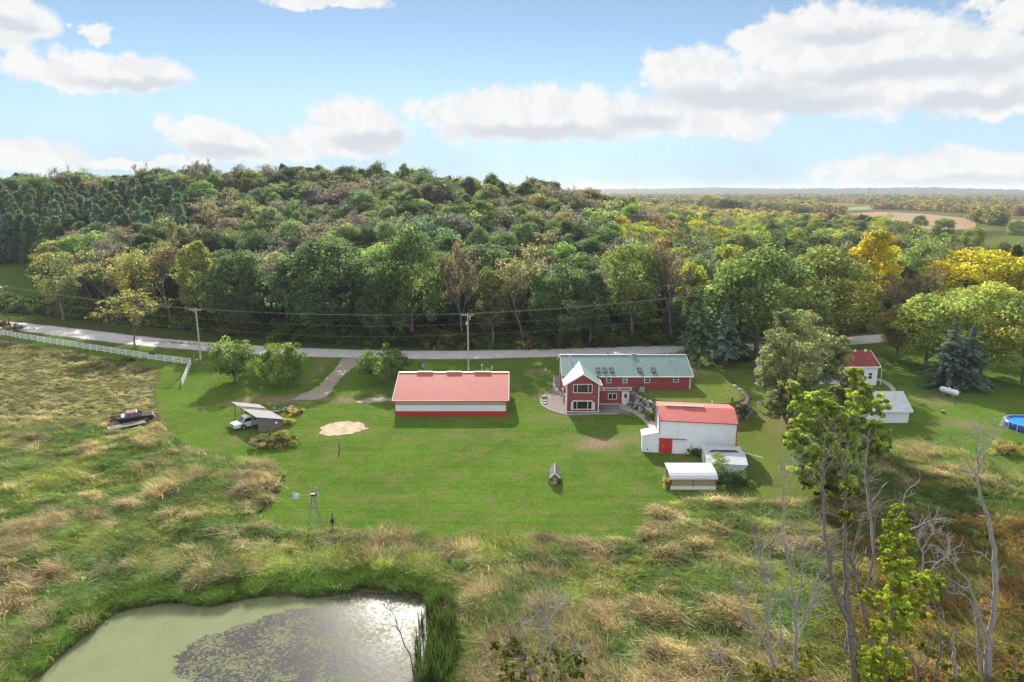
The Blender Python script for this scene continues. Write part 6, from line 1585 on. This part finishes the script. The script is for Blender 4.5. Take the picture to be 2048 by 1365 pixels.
def hero(nm, lab, base, blobs, col, leaf, per_, cat='tree', depth=.8, puffs=9, barkm='bark', dens=1., trunk_r=.28, seed=1, tone=.25, Yo=0., stems=None, up=None):
    """a tree modelled limb by limb: leaf masses given by where they stand around the foot"""
    per = per_*1.0; puffs = int(puffs*2.6)
    r = np.random.default_rng(seed); X, Y, _ = G(*base); Y += Yo; zc = Y*cp+CH*sp*.6
    O = np.array([X, Y, 0.]); pf = []; cs = []
    for (px, py, rp) in blobs:
        rad = rp*zc/FPX; dy = r.uniform(-1, 1)*depth*rad*1.6; c = np.array(P(px, py, Y+dy))-O; cs.append(c)
        for _ in range(int(puffs*dens)):
            d = r.normal(size=3); d /= np.linalg.norm(d); q = c+d*rad*r.random()**.4*np.array([1, 1, .85]); pf.append((*q, rad*r.uniform(.14, .30)))
    V, F, T = crown_leaves(pf, per, leaf, r, tone=tone, spread=1.1)
    t = thing(nm, lab, cat, tuple(O)); o = bpy.data.objects.new('crown', leaf_mesh('crown', V, F, T, M['leaf'])); o.color = (*[min(.5, c*1.35) for c in col], 1); link(o, t)
    segs = []; top = np.mean(cs, 0); n = 7; pts = [np.array([0, 0, -.4])+(top*np.array([1, 1, 1.05])-np.array([0, 0, -.4]))*(k/n)*np.array([k/n, k/n, 1]) for k in range(n+1)]
    for k in range(n): segs.append((pts[k], pts[k+1], trunk_r*(1-.75*k/n), trunk_r*(1-.75*(k+1)/n)))
    for c in cs:
        zz = max(1.0, c[2]-np.hypot(c[0], c[1])*.7-1); k = int(np.clip(zz/pts[-1][2]*n, 0, n-1)); b = pts[k]; mid = b*.4+c*.6; mid[2] -= .4; rr = trunk_r*.4*(1-.6*k/n)
        segs += [(b, mid, rr, rr*.7), (mid, c, rr*.7, rr*.25)]
    V, F = prism_segs(segs, 6); link(bpy.data.objects.new('trunk', np_mesh('trunk', V, F, M[barkm], smooth=True)), t)
    return t
hero('willow_tree', 'big grey-green willow in front of the white house', (1577, 872), [(1560,690,38),(1598,655,42),(1640,690,48),(1672,700,34),(1600,715,50),(1555,735,34),(1632,745,46),(1580,775,44),(1560,812,32),(1622,795,36),(1600,840,26),(1662,735,32),(1570,640,24),(1548,715,30),(1542,755,30),(1556,790,30),(1610,760,40)], (.215,.235,.135), .24, 90, puffs=16, seed=3, trunk_r=.5, depth=1.1, tone=.2)
hero('willow_tree', 'smaller grey-green willow to the right of the big one, before the white house', (1690, 880), [(1672,790,26),(1695,775,24),(1650,815,24),(1710,800,20),(1680,820,26)], (.20,.22,.13), .23, 90, puffs=15, seed=4, trunk_r=.25)
hero('ash_tree', 'bright yellow-green tree in front of the white garage', (1672, 992), [(1590,775,18),(1606,812,28),(1600,850,26),(1640,800,24),(1660,830,30),(1712,752,20),(1722,790,26),(1748,812,28),(1700,830,30),(1640,862,34),(1688,870,34),(1740,862,30),(1612,896,30),(1660,912,36),(1712,905,34),(1758,895,22),(1640,950,34),(1690,948,34),(1732,938,22),(1690,985,26),(1655,985,22),(1600,925,30),(1622,955,30),(1680,925,36),(1725,915,34),(1762,880,26),(1705,975,30),(1640,900,36),(1590,880,24),(1664,985,28),(1700,870,34)], (.285,.345,.075), .18, 140, puffs=15, seed=5, trunk_r=.4, depth=1.0, tone=.3)
hero('young_tree', 'dark bushy tree low beside the bright yellow-green tree', (1640, 1000), [(1625,960,22),(1650,985,20),(1680,1000,20)], (.06,.085,.03), .2, 60, puffs=10, seed=6, trunk_r=.12)

# ---- dead trees in the right foreground
def limbs_tree(nm, lab, base, lines, m='dead_bark', twigs=3, tw_len=1.6, seed=1, leaves=None, lcol=None, leaf=.15, per=60, cat='tree', Yo=0., depth=1.0):
    """stem and limbs as tapered tubes standing round the foot, with twigs grown from them"""
    r = np.random.default_rng(seed); X, Y, _ = G(*base); Y += Yo; O = np.array([X, Y, 0.]); zc = Y*cp+(CH-6)*sp; segs = []; tw = []
    for li, line in enumerate(lines):
        off = 0 if li == 0 else r.uniform(-1, 1)*depth; n = len(line)
        pts = [np.array(P(px, py, Y+off*(i/(n-1))))-O for i, (px, py, w) in enumerate(line)]; rr = [max(.02, w*.31*zc/FPX) for _, _, w in line]
        if li == 0 or pts[0][2] < .8: pts[0][2] = min(pts[0][2], -.4)
        P2, R2 = [], []
        for i in range(n-1):           # finer, slightly crooked pieces
            for k in range(3):
                t = k/3; P2.append(pts[i]*(1-t)+pts[i+1]*t+(r.normal(size=3)*.05 if k else 0)); R2.append(rr[i]*(1-t)+rr[i+1]*t)
        P2.append(pts[-1]); R2.append(rr[-1])
        for i in range(len(P2)-1): segs.append((P2[i], P2[i+1], R2[i], R2[i+1]))
        for i in range(2, len(P2)):
            for _ in range(r.poisson(1.5*twigs*(.25+.75*i/len(P2)))):
                d = (P2[i]-P2[i-1]); d /= np.linalg.norm(d)+1e-9; a = r.normal(size=3); a[1] *= .8; a -= a.dot(d)*d; a /= np.linalg.norm(a)+1e-9; ang = r.uniform(.4, 1.1); q = d*math.cos(ang)+a*math.sin(ang); q[2] += .25; tw.append((P2[i], q/np.linalg.norm(q), min(R2[i]*.55, .06)))
    ends = []
    for p, d, rad in tw: branch(r, p, d, tw_len*r.uniform(.5, 1.2), max(rad, .022), 1, segs, ends, .2, (2, 4), .6, .12, 3)
    segs = [(a, b, max(c, .013), max(e, .010)) for a, b, c, e in segs]
    t = thing(nm, lab, cat, tuple(O)); V, F = prism_segs(segs, 6); link(bpy.data.objects.new('trunk', np_mesh('trunk', V, F, M[m], smooth=True)), t)
    if leaves:
        pf = []
        for (px, py, rp) in leaves:
            rad = 1.2*rp*zc/FPX; c = np.array(P(px, py, Y+r.uniform(-.8, .8)*rad*1.2))-O
            for _ in range(20):
                d = r.normal(size=3); d /= np.linalg.norm(d); pf.append((*(c+d*rad*1.05*r.random()**.5), rad*r.uniform(.14, .32)))
        V, F, T = crown_leaves(pf, per*.62, leaf*.92, r, tone=.25, spread=1.2); o = bpy.data.objects.new('crown', leaf_mesh('crown', V, F, T, M['leaf'])); o.color = (*lcol, 1); link(o, t)
    return t
limbs_tree('dead_tree', 'tall bare silvery tree with bowed stem at the lower right corner', (1978, 1372), [[(1978,1372,26),(1976,1300,22),(1984,1250,17),(1992,1180,15),(1990,1100,13),(1978,1040,11),(1962,1000,9),(1954,950,7),(1957,905,5),(1962,880,3)],
    [(1976,1290,12),(1962,1240,9),(1950,1200,7),(1938,1165,6),(1912,1138,4),(1898,1120,3),(1885,1090,2)], [(1958,930,5),(1968,915,4),(1978,895,3),(1988,868,2)], [(1956,960,5),(1944,935,3),(1930,915,2),(1912,890,2)], [(1972,1320,9),(1958,1300,7),(1925,1280,5),(1890,1250,4),(1858,1218,3)], [(1958,1240,6),(1940,1200,4),(1910,1180,3)], [(1970,1372,10),(1955,1300,8),(1952,1240,6),(1948,1190,3)]], seed=11, twigs=.8, tw_len=1.4)
limbs_tree('dead_tree', 'dark forked dead tree left of the yellow-green leafy one', (1716, 1378), [[(1716,1378,30),(1704,1290,24),(1696,1225,21),(1690,1130,14),(1690,1060,10),(1692,1000,8),(1688,940,5),(1680,890,3)], [(1696,1240,17),(1674,1190,14),(1660,1140,12),(1648,1060,10),(1648,990,8),(1646,930,6),(1650,880,4),(1655,860,2)], [(1745,1290,14),(1730,1240,13),(1722,1190,11),(1712,1150,10),(1700,1110,8)],
    [(1728,1200,9),(1736,1170,8),(1748,1100,7),(1750,1040,6),(1742,1000,5),(1732,940,4),(1735,890,3)], [(1706,1130,7),(1712,1080,5),(1730,1030,4),(1748,1030,3)], [(1692,1125,6),(1650,1110,5),(1620,1095,4),(1580,1085,2)], [(1655,1110,6),(1668,1090,5),(1674,1080,2)], [(1648,1070,5),(1690,1055,4),(1740,1030,2)], [(1716,1378,14),(1700,1310,10),(1682,1290,6)], [(1648,1000,5),(1632,960,3),(1615,945,2)]],
    m='bark', seed=12, twigs=1.1, tw_len=1.5, leaves=[(1690,975,10),(1695,990,11),(1686,1030,10),(1706,1035,10),(1696,1050,9),(1655,990,9)], lcol=(.19,.22,.04), per=40, leaf=.15)
limbs_tree('dead_tree', 'grey many-stemmed dead tree right of the pond side scrub', (1590, 1385), [[(1592,1385,13),(1590,1290,11),(1592,1230,8),(1582,1160,6),(1568,1080,5),(1566,1000,4),(1566,940,2)], [(1588,1250,6),(1600,1180,5),(1606,1120,4),(1612,1060,2)], [(1556,1385,11),(1545,1320,9),(1536,1260,7),(1530,1180,5),(1520,1120,3),(1518,1050,2)], [(1545,1330,7),(1520,1270,5),(1490,1220,4),(1470,1180,2)], [(1594,1260,5),(1615,1220,4),(1638,1170,2)], [(1566,1300,6),(1560,1230,5),(1548,1190,3),(1540,1150,2)], [(1592,1290,5),(1615,1240,4),(1625,1190,3),(1640,1140,2)]], m='dead_bark', seed=13, twigs=1.9, tw_len=1.7,
    leaves=[(1508,1335,15),(1530,1350,15),(1560,1350,10),(1612,1298,14),(1618,1330,16),(1590,1350,14),(1570,1362,14)], lcol=(.24,.26,.045), per=90, leaf=.11)
limbs_tree('poplar_tree', 'slim yellow-green leafy tree in the right foreground', (1768, 1380), [[(1768,1380,12),(1776,1300,11),(1786,1230,9),(1790,1150,8),(1792,1090,6),(1796,1020,4),(1798,1000,2)], [(1786,1225,6),(1810,1190,4),(1840,1170,3),(1860,1160,2)], [(1788,1180,5),(1770,1150,3),(1765,1120,2)]], m='bark', seed=14, twigs=.6, tw_len=.9,
    leaves=[(1797,1015,9),(1795,1035,12),(1786,1052,14),(1806,1050,12),(1780,1075,16),(1805,1075,16),(1770,1095,13),(1815,1090,14),(1790,1105,18),(1798,1130,20),(1775,1125,14),(1812,1125,12),(1790,1160,20),(1815,1160,16),(1840,1160,18),(1862,1155,16),(1878,1165,10),(1825,1185,20),(1850,1185,18),(1790,1195,20),(1768,1200,16),(1740,1195,13),(1728,1195,9),(1815,1215,20),(1835,1225,16),(1785,1230,18),(1762,1245,16),(1750,1265,14),(1800,1255,16),(1770,1290,22),(1745,1310,20),(1730,1325,18),(1790,1310,20),(1760,1340,24),(1735,1355,20),(1795,1345,20),(1770,1368,20),(1725,1372,18)], lcol=(.385,.44,.06), per=190, leaf=.115)
limbs_tree('tree_stump', 'broken dead snag near the lower right corner', (1912, 1378), [[(1914,1378,14),(1910,1330,12),(1906,1290,9),(1904,1262,5)], [(1908,1300,5),(1900,1280,3)]], m='dead_bark', seed=15, twigs=.0, cat='dead tree')
limbs_tree('dead_tree', 'short forked grey dead tree between the leafy tree and the snag', (1838, 1378), [[(1838,1378,12),(1836,1335,10),(1822,1315,6),(1805,1295,4),(1795,1275,2)], [(1838,1340,7),(1856,1320,5),(1862,1290,3)], [(1868,1378,13),(1875,1325,10),(1882,1290,6),(1880,1260,3)]], m='bark', seed=16, twigs=1., tw_len=.9, leaves=[(1845,1292,9),(1862,1305,9),(1890,1330,9),(1898,1360,11)], lcol=(.20,.22,.05), per=36)
limbs_tree('dead_tree', 'low crooked dead tree behind the slim leafy one', (1842, 1250), [[(1840,1248,9),(1842,1170,7),(1846,1110,5),(1856,1080,3),(1868,1060,2)], [(1846,1110,4),(1835,1085,3),(1845,1055,2)], [(1842,1160,5),(1870,1130,4),(1895,1110,3),(1900,1085,2)], [(1820,1060,5),(1845,1048,4),(1868,1040,2)]], m='dead_bark', seed=17, twigs=1.5, tw_len=1.3)
limbs_tree('dead_tree', 'pale bare sapling rising behind the tall fork, before the bright green tree', (1752, 1180), [[(1752,1180,10),(1748,1110,8),(1735,1010,5),(1730,950,4),(1733,900,2)], [(1736,1010,4),(1760,985,3),(1775,965,2)], [(1790,1080,4),(1800,1020,3),(1812,985,3),(1840,958,2)]], m='dead_bark', seed=18, twigs=1.6, tw_len=1.3)
limbs_tree('leafy_shrub_tree', 'grey branched tree with lime green leaves at the bottom centre', (1080, 1392), [[(1070,1392,12),(1060,1350,10),(1050,1335,7),(1040,1310,5),(1035,1280,3)], [(1098,1392,9),(1098,1340,7),(1100,1290,6),(1088,1240,4),(1090,1200,3)], [(1062,1352,6),(1078,1320,5),(1085,1270,4),(1075,1220,2)], [(1098,1345,5),(1120,1330,3),(1140,1310,2)], [(1094,1250,4),(1110,1225,3),(1120,1200,2)]], m='dead_bark', seed=19, twigs=2.2, tw_len=1.3,
    leaves=[(1030,1285,14),(1010,1305,13),(990,1292,9),(1045,1310,16),(1020,1335,16),(1075,1330,18),(1110,1310,16),(1140,1312,16),(1160,1320,12),(1130,1340,18),(1095,1355,18),(1045,1355,18),(1015,1362,16),(1150,1350,14)], lcol=(.15,.19,.034), per=90, leaf=.105)
limbs_tree('bare_sapling', 'thin dark bare sapling in front of the pond', (838, 1385), [[(838,1385,6),(830,1340,5),(815,1300,4),(800,1265,3),(786,1230,2),(780,1215,2)], [(802,1268,2),(805,1245,2)], [(828,1335,3),(834,1300,2),(842,1270,2)]], m='bark', seed=20, twigs=.7, tw_len=.7)
for i, (px, py, r_) in enumerate([(2020, 1330, 30), (2040, 1350, 34), (2010, 1365, 24)]): pass
limbs_tree('leafy_shrub_tree', 'yellow-green shrub at the lower right corner of the photo', (2032, 1385), [[(2032,1385,6),(2030,1340,4),(2028,1300,3)]], m='bark', seed=21, twigs=.8, tw_len=.8, leaves=[(2022,1300,8),(2036,1312,9),(2018,1350,9),(2040,1352,10)], lcol=(.24,.25,.045), per=40)
limbs_tree('fallen_branch', 'bare grey branch arching over the marsh at lower centre right', (1475, 1385), [[(1478,1385,7),(1460,1340,5),(1440,1318,4),(1415,1300,2)], [(1445,1322,3),(1425,1318,2),(1400,1322,2)]], m='dead_bark', seed=22, twigs=1.3, tw_len=.9, cat='branch')
